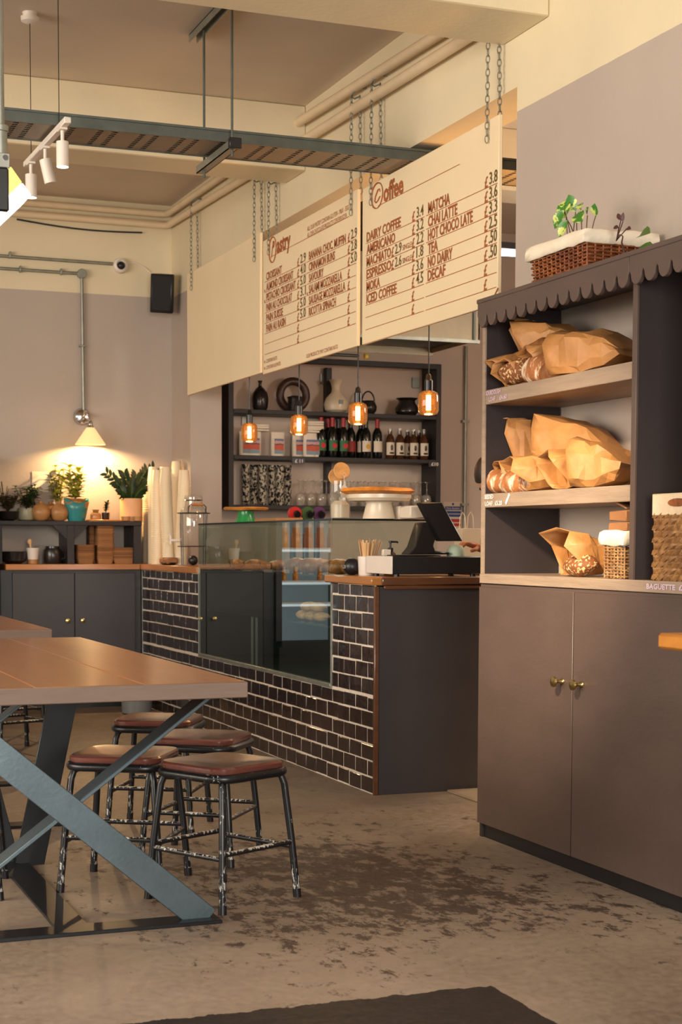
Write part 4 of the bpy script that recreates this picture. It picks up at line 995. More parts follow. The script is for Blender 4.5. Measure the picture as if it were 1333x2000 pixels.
# coffee bags
def bands(name):
    n = N(name); sep = n.new('ShaderNodeSeparateXYZ'); n.link(n.tc.outputs['Object'], sep.inputs[0])
    z = n.math('ADD', sep.outputs[2], n.math('MULTIPLY', n.math('SUBTRACT', n.noise(n.mapping(), 26, 3), .5), .03))
    c = n.mix(n.math('GREATER_THAN', z, .044), S(120, 140, 150), S(190, 76, 48))
    c = n.mix(n.math('GREATER_THAN', z, .084), c, S(96, 66, 70)); c = n.mix(n.math('GREATER_THAN', z, .092), c, S(196, 150, 146)); c = n.mix(n.math('GREATER_THAN', z, .112), c, S(90, 104, 140))
    n.set(col=c, rough=.5); return n.m
lab = bands('landscape_label')
t = thing('coffee_bag', 'white coffee bag with a landscape label, second from the left', 'coffee bag', (0, 0, 0), 0, 'coffee bags on the middle shelf')
m = MB(); rws = ((0, .052, .030), (.01, .054, .034), (.10, .053, .03), (.145, .052, .014), (.17, .052, .006), (.178, .052, .004))
for z, a, b_ in rws:
    m.v += [Vector((cos(q)*a if abs(cos(q)) > .3 else cos(q)*a, sin(q)*b_, z)) for q in [2*pi*(k+.5)/12 for k in range(12)]]
for i in range(len(rws)-1):
    for j in range(12): m.f.append((i*12+j, i*12+(j+1) % 12, (i+1)*12+(j+1) % 12, (i+1)*12+j))
m.f += [tuple(range(12))[::-1], tuple(range(60, 72))]
m.jitter(.003, 25, 3).build('bag', W['paper'], t, angle=50)
MB().box((-.036, -.037, .018), (.036, -.0345, .128)).build('label', lab, t)
cbx = [(497, 'behind the first pendant lamp'), (543, ''), (583, 'third from the left, half hidden'), (606, 'fourth from the left'), (622, 'last in the row beside the wine bottles'), (480, 'at the far left end of the shelf')]
for i, (px, l_) in enumerate(cbx):
    yy = YS+.08+(.05 if i in (2,) else .0)
    if i == 1: t.location = (XatY(px, yy), yy, zs[1])
    else: dup(t, (XatY(px, yy), yy, zs[1]), radians((-8, 0, 10, -6, 5, 12)[i]), 'white coffee bag with a landscape label, '+l_)
for px, zz, n_, l_ in ((507, .180, 3, 'over the left coffee bags'), (614, .180, 5, 'over the right coffee bags')):
    for k in range(n_):
        tag(MB().box((-.062, -.045, 0), (.062, .045, .0165)).jitter(.004, 20, k).build('folded_pouch', W['paper'], loc=(XatY(px, YS+.09), YS+.09, zs[1]+zz+k*.0175), bevel=.003), 'white flat pouch stacked %s, %s' % (l_, ('lowest', 'second up', 'third up', 'fourth up', 'topmost')[k] if k < n_-1 else 'topmost'), 'pouch', 'flat pouches stacked on coffee bags')
# wine bottles
wine = M('dark_wine_glass', S(16, 18, 14), .12, var=.2)
def wine_bottle(label, px, Y, z, cap, lb, dot=None, h=.295):
    t = thing('wine_bottle', label, 'bottle', (XatY(px, Y), Y, z), 0, 'wine bottles on the middle shelf')
    k = h/.3
    MB().lathe([(.034, 0), (.037, .006), (.0375, .175*k), (.033, .2*k), (.016, .235*k), (.0145, h-.01), (.016, h-.008), (.016, h), (.001, h)], 20).build('glass', wine, t)
    MB().lathe([(.0165, h-.07), (.0165, h+.002), (.001, h+.003)], 16).build('capsule', cap, t)
    if lb:
        m = MB(); a = [-pi/2+1.15*(i/8*2-1) for i in range(9)]
        for zz in (.05, .13): m.v += [Vector((.0382*cos(q), .0382*sin(q), zz)) for q in a]
        m.f = [(i, i+1, i+10, i+9) for i in range(8)]; l_ = m.build('label', lb, t)
        if dot: MB().cyl((.004, -.0385, .088), (.004, -.0396, .088), .019, n=18).build('label_spot', dot, l_)
redcap, blkcap = M('red_capsule', S(160, 30, 34), .4), W['blackm']
gl, rl_, wl = M('green_label', S(52, 104, 62), .6), M('red_label', S(156, 52, 40), .6), W['paper']
dotr, doty = M('red_spot', S(196, 36, 40), .6), M('yellow_spot', S(214, 168, 60), .6)
for px, Y, cap, lb, dot, l_ in ((628, 11.20, redcap, gl, dotr, 'red capped bottle with green label, first beside the coffee bags'), (650, 11.20, redcap, gl, dotr, 'red capped bottle with green label, second from the left'), (641, 11.30, redcap, None, None, 'red capped bottle standing behind the green labels'),
        (671, 11.20, redcap, gl, dotr, 'red capped bottle with green label, right of the shelf post'), (661, 11.31, blkcap, None, None, 'black capped bottle behind the shelf post'), (685, 11.25, blkcap, rl_, None, 'black capped bottle with a red label'),
        (705, 11.28, blkcap, wl, None, 'black capped bottle partly behind the third pendant lamp'), (715, 11.20, blkcap, wl, doty, 'black bottle with a white label and yellow spot'), (737, 11.20, redcap, wl, None, 'lone red capped bottle with a small white label')):
    wine_bottle(l_, px, Y, zs[1], cap, lb, dot)
amber = M('cordial_glass', S(70, 40, 20), .12, var=.2)
for px, Y, l_ in ((762, 11.20, 'first swing-top bottle with white label beside the wine'), (781, 11.20, 'second swing-top bottle with white label'), (796, 11.26, 'third swing-top bottle, set slightly back'), (808, 11.20, 'fourth swing-top bottle with white label'), (818, 11.30, 'swing-top bottle at the back near the shelf end'), (828, 11.20, 'last swing-top bottle at the right end of the shelf')):
    t = thing('swing_top_bottle', l_, 'bottle', (XatY(px, Y), Y, zs[1]), 0, 'swing-top bottles on the middle shelf')
    MB().lathe([(.03, 0), (.034, .006), (.034, .14), (.028, .165), (.015, .185), (.014, .215), (.001, .215)], 20).build('glass', amber, t)
    MB().lathe([(.0155, .19), (.0165, .215), (.0165, .232), (.001, .234)], 14).build('stopper', W['clear'], t)
    m = MB(); a = [-pi/2+1.3*(i/8*2-1) for i in range(9)]
    for zz in (.03, .125): m.v += [Vector((.0347*cos(q), .0347*sin(q), zz)) for q in a]
    m.f = [(i, i+1, i+10, i+9) for i in range(8)]; l2 = m.build('label', W['paper'], t)
    MB().ball((0, -.0352, .085), (.010, .002, .022), 10, 8).ball((0, -.0352, .045), (.02, .002, .008), 10, 6).build('label_figure', W['ceramicd'], l2)
# patterned tumblers stacked, wine glasses upside down
tg = N('etched_glass'); oi = tg.new('ShaderNodeObjectInfo'); va = tg.new('ShaderNodeVectorMath', operation='ADD'); cb = tg.new('ShaderNodeCombineXYZ')
for q in (0, 1, 2): tg.link(tg.math('MULTIPLY', oi.outputs['Random'], 37.0+q*11), cb.inputs[q])
tg.link(tg.mapping((1, 1, .8)), va.inputs[0]); tg.link(cb.outputs[0], va.inputs[1])
f_ = tg.noise(va.outputs[0], 55, 2)
tg.set(col=tg.mix(tg.ramp(f_, .44, .56), S(20, 20, 22), S(190, 180, 160)), rough=.1, coat=.5)
t0 = None
for c_, px in enumerate((481, 497, 514, 532, 548, 562)):
    for k in range(5):
        loc = (XatY(px, 11.22+.05*(c_ % 2)), 11.22+.05*(c_ % 2), zs[0]+.001+k*.058)
        lb = 'patterned glass tumbler in the %s stack, %s' % (('leftmost', 'second', 'third', 'fourth', 'fifth', 'rightmost')[c_], ('bottom', 'second up', 'middle', 'fourth up', 'top')[k])
        if t0 is None:
            t0 = tag(MB().lathe([(.024, 0), (.026, .004), (.033, .066), (.031, .066), (.024, .008), (.001, .006)], 18).build('glass_tumbler', tg.m, loc=loc), lb, 'glass', 'stacked glass tumblers')
        else: dup(t0, loc, label=lb)
gm = MB().lathe([(.030, 0), (.036, .03), (.038, .06), (.030, .085), (.008, .098), (.0035, .105), (.0035, .175), (.008, .181), (.034, .186), (.034, .188), (.001, .189)], 18, caps=False)
g0 = None; k = 0
clr = glass('stem_glass', (.84, .81, .77), 1.45, 2.6, .08, .20, (.9, .82, .72))
for row, Y in enumerate((11.19, 11.29)):
    for i in range(13):
        px = 588+i*20.5+row*9
        loc = (XatY(px, Y), Y, zs[0]+.001)
        if g0 is None: g0 = tag(gm.build('wine_glass', clr, loc=loc), 'upside-down stemmed wine glass in the row along the bottom shelf', 'glass', 'upside-down wine glasses')
        else: dup(g0, loc)

# hood, conduit, gas pipe, notice, beer taps, tube light
hx0, hx1, hy0, hy1, hz0 = 3.62, XatY(938, 9.5, 640), 9.5, 10.25, 2.46
t = thing('extractor_hood', 'steel extractor hood hanging over the kitchen behind the boards', 'extractor hood', (hx0, hy0, hz0))
def H_(x, y, z): return (x-hx0, y-hy0, z-hz0)
MB().box(H_(hx0, hy0, hz0+.02), H_(hx1, hy0+.01, 3.0)).box(H_(hx0, hy1-.01, hz0), H_(hx1, hy1, 3.0)).box(H_(hx0, hy0, hz0+.02), H_(hx0+.01, hy1, 3.0)).box(H_(hx1-.01, hy0, hz0+.02), H_(hx1, hy1, 3.0)).build('shell', M('hood_steel', S(150, 138, 112), .4, metal=.3), t)
MB().box(H_(4.0, 9.7, 3.0), H_(4.3, 10.0, CEIL)).build('duct', W['galv'], t)
MB().box(H_(hx0+.01, hy0+.01, hz0+.05), H_(hx1-.01, hy1-.01, hz0+.06)).build('filter_panel', W['black'], t)
MB().box(H_(hx0, hy0-.006, hz0), H_(hx1, hy0+.016, hz0+.022)).build('front_lip', W['galv'], t)
MB().box(H_(hx1-.05, hy0-.012, hz0+.02), H_(hx1-.035, hy0, 3.0)).build('corner_trim', W['galvd'], t)
MB().cyl(H_(hx0, hy1+.03, hz0-.02), H_(3.5+.62, hy1+.03, hz0-.02), .012, n=10).build('gas_pipe', W['galvd'], t)
MB().cyl(H_(XatY(716, hy1, 683), hy1+.03, hz0-.02), H_(XatY(722, hy1, 683), hy1+.03, hz0-.02), .02, n=10).build('gas_tap', M('yellow_tap', S(230, 200, 70), .4), t)
cxk = XatY(910, YF-.03, 850)
t = thing('conduit', 'thin vertical conduit on the kitchen wall right of the back bar', 'conduit', (cxk, YF-.03, 1.2))
MB().cyl((0, 0, -.05), (0, 0, PY(910, 676, YF-.03).z-1.2), .013, n=12).build('pipe', W['galv'], t)
for z in (.25, .9): MB().box((-.03, -.016, z), (.03, .028, z+.02)).build('saddle_clip', W['galv'], t)
a, c = PY(868, 980, YF-.003), PY(903, 1030, YF-.003)
t = thing('fire_notice', 'blue and red fire action notice on the kitchen wall', 'notice', (a.x, YF-.003, c.z)); wn, hn = c.x-a.x, a.z-c.z
MB().box((0, -.002, 0), (wn, 0, hn)).build('panel', W['paper'], t)
nb, nr = M('notice_blue', S(40, 70, 140), .5), M('notice_red', S(180, 44, 40), .5)
for v0, v1, mt in ((.68, .82, nb), (.54, .64, nb), (.41, .51, nb), (.20, .33, nr), (.04, .16, nr)):
    MB().box((wn*.06, -.0035, hn*v0), (wn*.94, -.002, hn*v1)).build('band', mt, t)
MB().cyl((wn*.5, -.0035, hn*.91), (wn*.5, -.002, hn*.91), hn*.05, n=16).build('symbol', nb, t)
text_mb(MB(), 'Fire Action', lambda u, v, d: (u, -.0036-d, v), wn*.14, hn*.715, hn*.07, wn*.72, bold=.02).build('lettering', W['paper'], t, flat=True)
a = PX(1003, 493, 4.6); tb = PY(996, 494, 9.0)
t = thing('tube_light', 'white tube light glowing in the kitchen gap beside the Coffee board', 'light', tb)
MB().cyl((-.35, .05, 0), (.55, -.05, 0), .018, n=14).build('tube', emit('cool_tube', (.8, .82, 1), 8), t)
MB().box((-.36, -.03, .02), (.56, .05, .06)).cyl((-.2, 0, .05), (-.2, 0, CEIL-tb.z), .008).cyl((.4, 0, .05), (.4, 0, CEIL-tb.z), .008).build('fitting', W['black'], t)
for i, (px, cl) in enumerate(((575, S(190, 40, 40)), (600, S(60, 90, 50)), (622, S(90, 50, 96)))):
    x = XatY(px, 9.6, 1003); z = PY(px, 1003, 9.6).z
    t = thing('beer_tap', ('red badged tap, left of three behind the case', 'green badged tap, middle of three behind the case', 'purple badged tap, right of three behind the case')[i], 'tap', (x, 9.6, 1.0), 0, 'round badged taps')
    MB().cyl((0, .02, 0), (0, .02, z-1.0), .02, n=12).build('column', W['blackm'], t)
    MB().cyl((0, 0, z-1.0), (0, -.03, z-1.0), .043, n=24).build('badge', M('tap_badge', cl, .3, var=.2), t)
    MB().cyl((.008, -.03, z-1.0), (.008, -.05, z-1.01), .022, n=16).build('handle', W['black'], t)
t = thing('back_counter', 'dark work counter along the kitchen side under the taps', 'counter', (3.9, 9.5, 0))
MB().box((-.56, -.05, 0), (1.2, .45, .96)).build('carcass', W['charcoal'], t); MB().box((-.565, -.07, .961), (1.22, .46, .999)).build('worktop', W['worktopd'], t, bevel=.003)

# ------------------------------------------------------------------ pendant lamps
def ambermat():
    n = N('amber_glass'); t_ = n.new('ShaderNodeBsdfTransparent'); t_.inputs[0].default_value = (1, .60, .30, 1)
    wv = n.new('ShaderNodeTexChecker'); n.link(n.mapping(), wv.inputs[0]); wv.inputs['Scale'].default_value = 150
    e = n.new('ShaderNodeEmission'); e.inputs[0].default_value = (1, .30, .05, 1); e.inputs[1].default_value = 1.5
    g = n.new('ShaderNodeBsdfGlossy'); g.inputs['Roughness'].default_value = .05
    fr = n.new('ShaderNodeFresnel'); fr.inputs[0].default_value = 1.5
    m1 = n.new('ShaderNodeMixShader'); n.link(n.math('ADD', n.math('MULTIPLY', wv.outputs['Fac'], .14), .17), m1.inputs[0]); n.link(t_.outputs[0], m1.inputs[1]); n.link(e.outputs[0], m1.inputs[2])
    m2 = n.new('ShaderNodeMixShader'); n.link(fr.outputs[0], m2.inputs[0]); n.link(m1.outputs[0], m2.inputs[1]); n.link(g.outputs[0], m2.inputs[2])
    n.link(m2.outputs[0], n.out.inputs[0]); return n.m
ZP = 1.85
p0 = PZ(488, 845, ZP)
t = thing('pendant_lamp', 'amber jar pendant lamp farthest along the row, under the blank board', 'lamp', p0, 0, 'amber pendant lamps over the counter')
rb_, hb = .0515, .120
MB().lathe([(.020, hb/2), (.030, hb/2-.002), (rb_*.90, hb/2-.012), (rb_, hb/2-.03), (rb_, -hb/2+.022), (rb_*.86, -hb/2+.006), (rb_*.6, -hb/2), (.001, -hb/2)], 28, caps=False).build('amber_jar', ambermat(), t)
MB().tube([(0, 0, .038), (0, 0, -.036)], .0125, 14).build('filament', emit('filament', (1, .56, .20), 26), t)
MB().lathe([(.012, hb/2-.012), (.021, hb/2-.004), (.021, hb/2+.05), (.016, hb/2+.056), (.014, hb/2+.075), (.005, hb/2+.085)], 18).build('lamp_holder', W['blackm'], t)
MB().tube([(0, 0, hb/2+.08), (0, 0, LINT-ZP+.0)], .0032, 6).build('cord', W['blackm'], t)
for px, py, l_ in ((585, 830, 'amber jar pendant lamp second from the far end, in front of the coffee bags'), (700, 808, 'amber jar pendant lamp third from the far end, below the Pastry board edge'), (838, 787, 'nearest and largest looking amber jar pendant lamp')):
    dup(t, PZ(px, py, ZP), label=l_)
for px, py in ((488, 845), (585, 830), (700, 808), (838, 787)):
    p = PZ(px, py, ZP); lamp('pendant_light', 'POINT', p+Vector((0, 0, -.075)), 1.6, (1, .5, .18), shadow_soft_size=.03)

# ------------------------------------------------------------------ on the glass case and in it
def on_case(px, X=3.02): return Vector((X, YatX(px, X, 1022), CZ1+.008))
p = on_case(481, 3.0)
t = thing('cake_stand', 'green glazed cake stand with a flat board at the far end of the case', 'cake stand', p)
MB().lathe([(.068, 0), (.066, .01), (.048, .05), (.05, .075), (.001, .078)], 28).build('pedestal', W['green'], t)
tag(MB().lathe([(.001, 0), (.13, .0), (.14, .012), (.13, .018), (.001, .016)], 32).jitter(.005, 14, 2).build('flat_bread', M('golden_crust', S(206, 138, 60), .55, var=.3, vs=12, bump=.4), loc=p+Vector((0, 0, .081))), 'round golden flat bread lying on the green stand', 'bread')
p = on_case(741, 3.0)
t = thing('cake_stand', 'cream pedestal cake stand at the near end of the case', 'cake stand', p)
MB().lathe([(.080, 0), (.078, .012), (.062, .075), (.066, .085), (.001, .086)], 32).build('pedestal', W['ceramicw'], t)
MB().lathe([(.001, .086), (.145, .086), (.158, .100), (.158, .118), (.152, .118), (.148, .103), (.001, .101)], 36).build('plate', W['ceramicw'], t)
m = MB().lathe([(.001, 0), (.16, .0), (.185, .012), (.17, .026), (.09, .034), (.001, .036)], 40)
m.v = [v*(1+.12*noise.noise(v*9)) for v in m.v]
tag(m.build('flat_tart', M('orange_crust', S(226, 140, 44), .45, var=.35, vs=14, bump=.4), loc=p+Vector((0, 0, .120))), 'large flat orange tart on the cream cake stand', 'tart')
p = on_case(665, 2.93)
t = thing('glass_jar', 'tall clear glass jar with a white tag, half full of powder', 'jar', p)
MB().lathe([(.050, 0), (.052, .006), (.052, .195), (.049, .195), (.049, .008), (.001, .008)], 28, caps=False).build('glass', W['clear'], t)
MB().lathe([(.046, .009), (.047, .075), (.03, .095), (.001, .088)], 24).build('powder', W['ceramicw'], t)
MB().tube([(.0, -.055, .215), (-.012, -.056, .225), (0, -.056, .235), (.012, -.056, .225), (0, -.056, .215), (.0, -.056, .18)], .0018, 5).build('tag_string', W['paper'], t)
MB().prism([(-.018, .11), (.018, .11), (.018, .16), (.0, .178), (-.018, .16)], lambda u, v, d: (u, d, v), -.058, -.0565).build('tag_card', W['paper'], t)
ck = M('biscuit', S(204, 152, 90), .7, var=.25, vs=20, bump=.4)
for i, (dx, dz, r_) in enumerate(((.0, .245, .045), (-.022, .215, .042))):
    tag(MB().lathe([(.001, -.007), (r_*.9, -.006), (r_, 0), (r_*.9, .006), (.001, .007)], 26).jitter(.002, 30, i).move(Matrix.Rotation(radians(80), 4, 'X')).build('round_biscuit', ck, loc=p+Vector((dx, -.02+.02*i, dz))), ('upper round biscuit leaning out of the tall glass jar', 'lower round biscuit standing in the tall glass jar')[i], 'biscuit', 'biscuits in the jar')
for i, (px, l_) in enumerate(((782, 'white wrapped roll beside the cream cake stand'), (808, 'second white wrapped block with a dark stripe'))):
    q = on_case(px, 3.12)
    m = MB().box((-.04, -.085+.03*i, 0), (.04, .07, .062)).jitter(.004, 20, i)
    t = tag(m.build('paper_packet', W['paper'], loc=q, bevel=.006), l_, 'packet')
q = on_case(545, 2.98)
m = MB().box((-.08, -.2, 0), (.08, .2, .022)).jitter(.018, 9, 4)
tag(m.build('flat_paper_bag', W['kraftd'], loc=q, bevel=.003), 'flattened brown paper bag lying on the glass case', 'paper bag')
# pastries on the upper glass shelf and sandwiches on the lower
past = [M('glazed_pastry', S(150, 94, 52), .4, var=.5, vs=30, bump=.5, bs=40), M('pale_bun', S(206, 152, 96), .6, var=.4, vs=14, bump=.3)]
def croissant(label, x, y, z, rz, k=1):
    m = MB(); N_ = 13
    m.tube([(.055*k*sin(a*1.2), .075*k*(i/(N_-1)*2-1), .026*k) for i, a in enumerate([(-1+2*i/(N_-1)) for i in range(N_)])] if False else [(.03*k*((i/(N_-1)*2-1)**2), .08*k*(i/(N_-1)*2-1), .03*k) for i in range(N_)], [k*(.008+.026*sin(pi*i/(N_-1))**.7*(1+.12*(i % 2))) for i in range(N_)], 12)
    zz = min(v.z for v in m.v); m.v = [v-Vector((0, 0, zz)) for v in m.v]
    tag(m.build('croissant', past[0], loc=(x, y, z)), label, 'pastry', 'pastries in the display case').rotation_euler = (0, 0, rz)
for i, (px, X, l_) in enumerate(((580, 2.86, 'ridged brown pastry at the left of the upper glass shelf'), (606, 2.86, 'ridged brown pastry in the middle of the upper glass shelf'), (622, 2.90, 'ridged brown pastry tucked behind on the upper glass shelf'), (665, 2.90, 'glazed croissant nearest the jar end of the glass case'), (690, 2.96, 'glazed croissant behind the black ball'))):
    croissant(l_, X, max(7.34, YatX(px, X, 1095)), .994, .4+i*.3, 1.15)
for i, px in enumerate((452, 480, 512, 534)):
    y = YatX(px, 2.87, 1098); t = thing('price_card', 'small black price card standing in the case, %s' % ('farthest', 'second', 'third', 'nearest')[i], 'card', (2.87, y, .994), radians(-20), 'black price cards in the case')
    MB().box((-.002, -.04, 0), (.002, .04, .05)).move(Matrix.Rotation(radians(-12), 4, 'Y')).build('card', W['black'], t); 
for i, px in enumerate((465, 500, 545)):
    croissant('small brown pastry behind the price cards, %s' % ('farthest', 'middle', 'nearest')[i], 2.97, YatX(px, 2.97, 1096), .994, i, .9)
for i, (px, dz) in enumerate(((596, 0), (612, 0), (630, 0), (604, .048), (622, .048))):
    m = MB().ball((0, 0, .026), (.045, .06, .026), 16, 8).jitter(.004, 25, i)
    tag(m.build('filled_bun', past[1], loc=(2.90, YatX(px, 2.90, 1205), .744+dz)), 'pale filled bun on the lower glass shelf, %s' % ('bottom left', 'bottom middle', 'bottom right', 'upper left', 'upper right')[i], 'bun', 'buns on the lower glass shelf')

# ------------------------------------------------------------------ till end of the counter
ZW = 1.0
def on_top(px, X): return Vector((X, YatX(px, X, 1115), ZW))
q = on_top(722, 2.885)
t = thing('stirrer_cup', 'white cup packed with wooden stirrers beside the cash drawer', 'cup', (2.88, 7.07, ZW))
MB().lathe([(.038, 0), (.040, .004), (.044, .09), (.042, .09), (.038, .006), (.001, .006)], 24, caps=False).build('cup', W['white'], t)
wd = M('birch', S(214, 172, 122), .6, var=.15, vs=20, stretch=(3, 3, .4))
rnd = random.Random(5)
for i in range(34):
    a, r_ = rnd.uniform(0, 2*pi), .036*sqrt(rnd.random()); x, y = r_*cos(a), r_*sin(a)
    m = MB(); bar(m, (x*.6, y*.6, .012), (x*1.9+.005, y*1.9, .165+rnd.uniform(-.012, .008)), .0085, .0016, (cos(a+1.5), sin(a+1.5), 0))
    tag(m.build('wooden_stirrer', wd, loc=(2.88, 7.07, ZW)), 'flat wooden stirrer standing in the white cup', 'stirrer', 'wooden stirrers in the white cup')
t = thing('black_ball', 'round black ball with white scribble beside the stirrer cup', 'ornament', (2.83, 7.14, ZW))
MB().ball((0, 0, .040), .042, 24, 14).build('ball', W['black'], t)
MB().tube([(-.040, -.018+.003*i, .040+.009*sin(i*2.1)) for i in range(10)], .0012, 4).build('scribble', W['chalk'], t)
# cash drawer: white front, black case
cd0, cd1 = 2.86, 3.36
t = thing('cash_drawer', 'cash drawer with a cream end and long black side on the worktop', 'cash drawer', (2.86, 6.705, ZW))
MB().box((.0, .005, .012), (.45, .30, .092)).build('case', W['black'], t, bevel=.003)
MB().box((-.008, .0, .012), (.0, .305, .094)).build('front', W['white'], t, bevel=.002)
for x in (.03, .42):
    for y in (.03, .27): MB().cyl((x, y, 0), (x, y, .012), .014, n=12).build('foot', W['black'], t)
# till tablet on a leaning stand
t = thing('till_screen', 'black till touchscreen on a slanted stand above the cash drawer', 'till', (3.08, 6.86, ZW+.093))
def TP(px, py, Y): p = PY(px, py, Y); return p-Vector((3.08, 6.86, ZW+.093))
Yt = 6.80
def slab(nm, px_poly, y0, y1, mat, bevel=.004):
    pts = [TP(a, b_, Yt) for a, b_ in px_poly]; pts = [(p.x, p.z) for p in pts]
    return MB().prism(pts, lambda u, v, d: (u, d, v), y0-6.86, y1-6.86).build(nm, mat, t, bevel=bevel)
slab('screen', [(818, 982), (861, 981), (902, 1057), (857, 1057)], 6.78, 6.83, W['black'])
slab('stand', [(828, 1020), (862, 1020), (848, 1066), (852, 1076), (880, 1079), (880, 1083), (800, 1083), (812, 1068)], 6.80, 6.90, W['blackm'])
MB().box((-.15, -.07, 0), (.06, .09, .006)).build('base_plate', W['black'], t, bevel=.002)
q = Vector((3.0, 7.02, ZW+.093))
t = thing('soap_pump', 'brown pump bottle with a black spout by the till', 'bottle', (3.04, 7.16, ZW))
MB().lathe([(.03, 0), (.033, .005), (.033, .085), (.024, .105), (.012, .112), (.012, .12)], 20).build('bottle', amber, t)
MB().lathe([(.014, .112), (.014, .13), (.005, .132), (.005, .155), (.009, .157), (.009, .165), (.001, .166)], 14).build('pump', W['black'], t)
MB().tube([(0, 0, .160), (.03, -.01, .160), (.036, -.012, .155)], .0045, 8).build('spout', W['black'], t)
tag(MB().box((-.02, -.01, 0), (.02, .012, .03)).build('eraser_block', W['paper'], loc=(2.93, 6.95, ZW+.094), bevel=.003), 'small white block on the cash drawer by the till stand', 'block')
tag(MB().lathe([(.042, 0), (.042, .03), (.03, .05), (.012, .055), (.001, .055)], 24).build('receipt_roll', M('pale_green', S(190, 208, 184), .6), loc=(3.24, 6.84, ZW+.093)), 'pale green rounded dispenser under the till screen', 'dispenser')
# paper carrier bag behind the till
t = thing('carrier_bag', 'pale striped paper carrier bag with string handles behind the till', 'paper bag', (3.72, 7.78, .999))
pb_ = PY(905, 1036, 7.75)
t.location = (XatY(925, 7.9), 7.9, 1.0); t['label'] = 'pale paper carrier bag with string handles behind the till'
MB().box((-.09, -.05, -.0), (.12, .05, .235)).jitter(.004, 15, 2).build('bag', W['paper'], t, bevel=.002)
for y in (-.05, .05): MB().tube([(-.06, y, .23), (-.055, y, .30), (-.04, y, .325), (-.025, y, .30), (-.02, y, .23)], .0025, 6).build('handle', W['paper'], t)
t2 = thing('side_table', 'narrow prep counter behind the till carrying a paper bag', 'counter', (XatY(925, 7.9), 7.95, 0))
MB().box((-.15, -.2, 0), (.5, .2, .96)).build('carcass', W['charcoal'], t2); MB().box((-.16, -.21, .96), (.51, .21, .999)).build('worktop', W['worktopd'], t2)
tag(MB().box((PZ(879, 1549).x, 5.72, 0), (3.75, 6.66, .012)).build('floor_board', M('pale_floor_board', S(150, 130, 108), .7), bevel=.004), 'pale raised floor board in the gap beside the counter end', 'floor board')

# ------------------------------------------------------------------ plant shelf along the far wall
YP, YPB, ZSH = 11.10, YF-.004, 1.302
ax0, ax1 = XatY(-12, YP, 1050), XatY(278, YP, 1050)
t = thing('plant_shelf', 'low dark wooden shelf unit standing on the far worktop', 'shelf unit', (ax0, YP, 1.003))
def A_(x, y, z): return (x-ax0, y-YP, z-1.003)
def ab(nm, a, b): return MB().box(A_(*a), A_(*b)).build(nm, W['darkwood'], t, bevel=.002)
ab('top', (ax0, YP, ZSH-.03), (ax1, YPB, ZSH))
for px0, px1 in ((-2, 5), (132, 146), (262, 277)):
    ab('post', (XatY(px0, YP), YP+.004, 1.003), (XatY(px1, YP), YPB, ZSH-.03))
for pxa, s_ in ((132, -1), (146, 1)):
    x = XatY(pxa, YP); MB().prism([(0, 0), (s_*.10, 0), (0, -.10)], lambda u, v, d: A_(x+u, d, ZSH-.03+v), YP+.01, YP+.04).build('corner_bracket', W['darkwood'], t)
def sh(px, Y=11.24): return Vector((XatY(px, Y, 1010), Y, ZSH+.001))
def lo(px, Y=11.2): return Vector((XatY(px, Y, 1090), Y, 1.004))
def foliage(t, c, n, spread, h, L, wd, mat, seed, droop=.3, nm='foliage', stem='stem_brown_', pairs=True):
    rnd = random.Random(seed); lv, stm = MB(), MB()
    for i in range(n):
        a = rnd.uniform(0, 2*pi); top = Vector((cos(a)*spread*rnd.uniform(.3, 1), sin(a)*spread*.6*rnd.uniform(.3, 1), h*rnd.uniform(.65, 1)))
        pts = [Vector((top.x*.25*k, top.y*.25*k, 0))+Vector((0, 0, top.z*k/4)) + Vector((top.x*(k/4)**2, top.y*(k/4)**2, 0))*.0 for k in range(5)]
        stm.tube([Vector(c)+p for p in pts], .0022, 5)
        for k in range(2, 9):
            f_ = k/8; p = Vector(c)+pts[0].lerp(pts[4], f_)
            for s_ in ((-1, 1) if pairs else (1,)):
                d = Vector((cos(a+k*1.3)*s_, sin(a+k*1.3)*s_*.8, rnd.uniform(.2, .7)))
                lv.leaf(p, d, L*rnd.uniform(.7, 1.15), wd*rnd.uniform(.8, 1.1), bend=droop)
    lv.build(nm, mat, t); stm.build('stems', W['leafd'], t)
p = sh(16); t = thing('planter_bowl', 'black bowl planter with a bushy flowering plant at the left end', 'plant', p)
MB().lathe([(.035, 0), (.06, .01), (.078, .05), (.082, .065), (.07, .06), (.001, .055)], 24).build('bowl', W['ceramicd'], t)
foliage(t, (0, 0, .06), 20, .10, .12, .034, .022, M('mixed_foliage', S(120, 96, 60), .6, var=.6, vs=25), 1)
foliage(t, (-.02, 0, .08), 5, .05, .19, .012, .006, W['leafr'], 21, nm='sprigs')
p = sh(52); t = thing('potted_plant', 'pale grey green pot with drooping dark leaves beside the ball vases', 'plant', p)
MB().lathe([(.04, 0), (.055, .008), (.066, .045), (.06, .085), (.054, .09), (.05, .082), (.001, .08)], 24).build('pot', M('celadon', S(150, 146, 120), .35), t)
foliage(t, (0, 0, .08), 12, .085, .17, .05, .024, W['leaf'], 2, .5); foliage(t, (.01, -.01, .08), 4, .07, .10, .06, .02, W['leafr'], 3, .7, nm='dark_leaves')
MB().box((.040, -.012, .08), (.046, -.006, .235)).build('plant_stick', W['blackm'], t)
ballp = [(.03, 0), (.05, .012), (.066, .05), (.066, .07), (.05, .105), (.02, .122), (.013, .126), (.015, .138), (.012, .138), (.001, .12)]
pot('ball_vase', 'brown stoneware ball vase, left of the pair', 'vase', 81, 11.2, ZSH+.001, ballp, 'clay'); pot('ball_vase', 'brown stoneware ball vase right beside the teal pot', 'vase', 117, 11.2, ZSH+.001, ballp, 'clay')
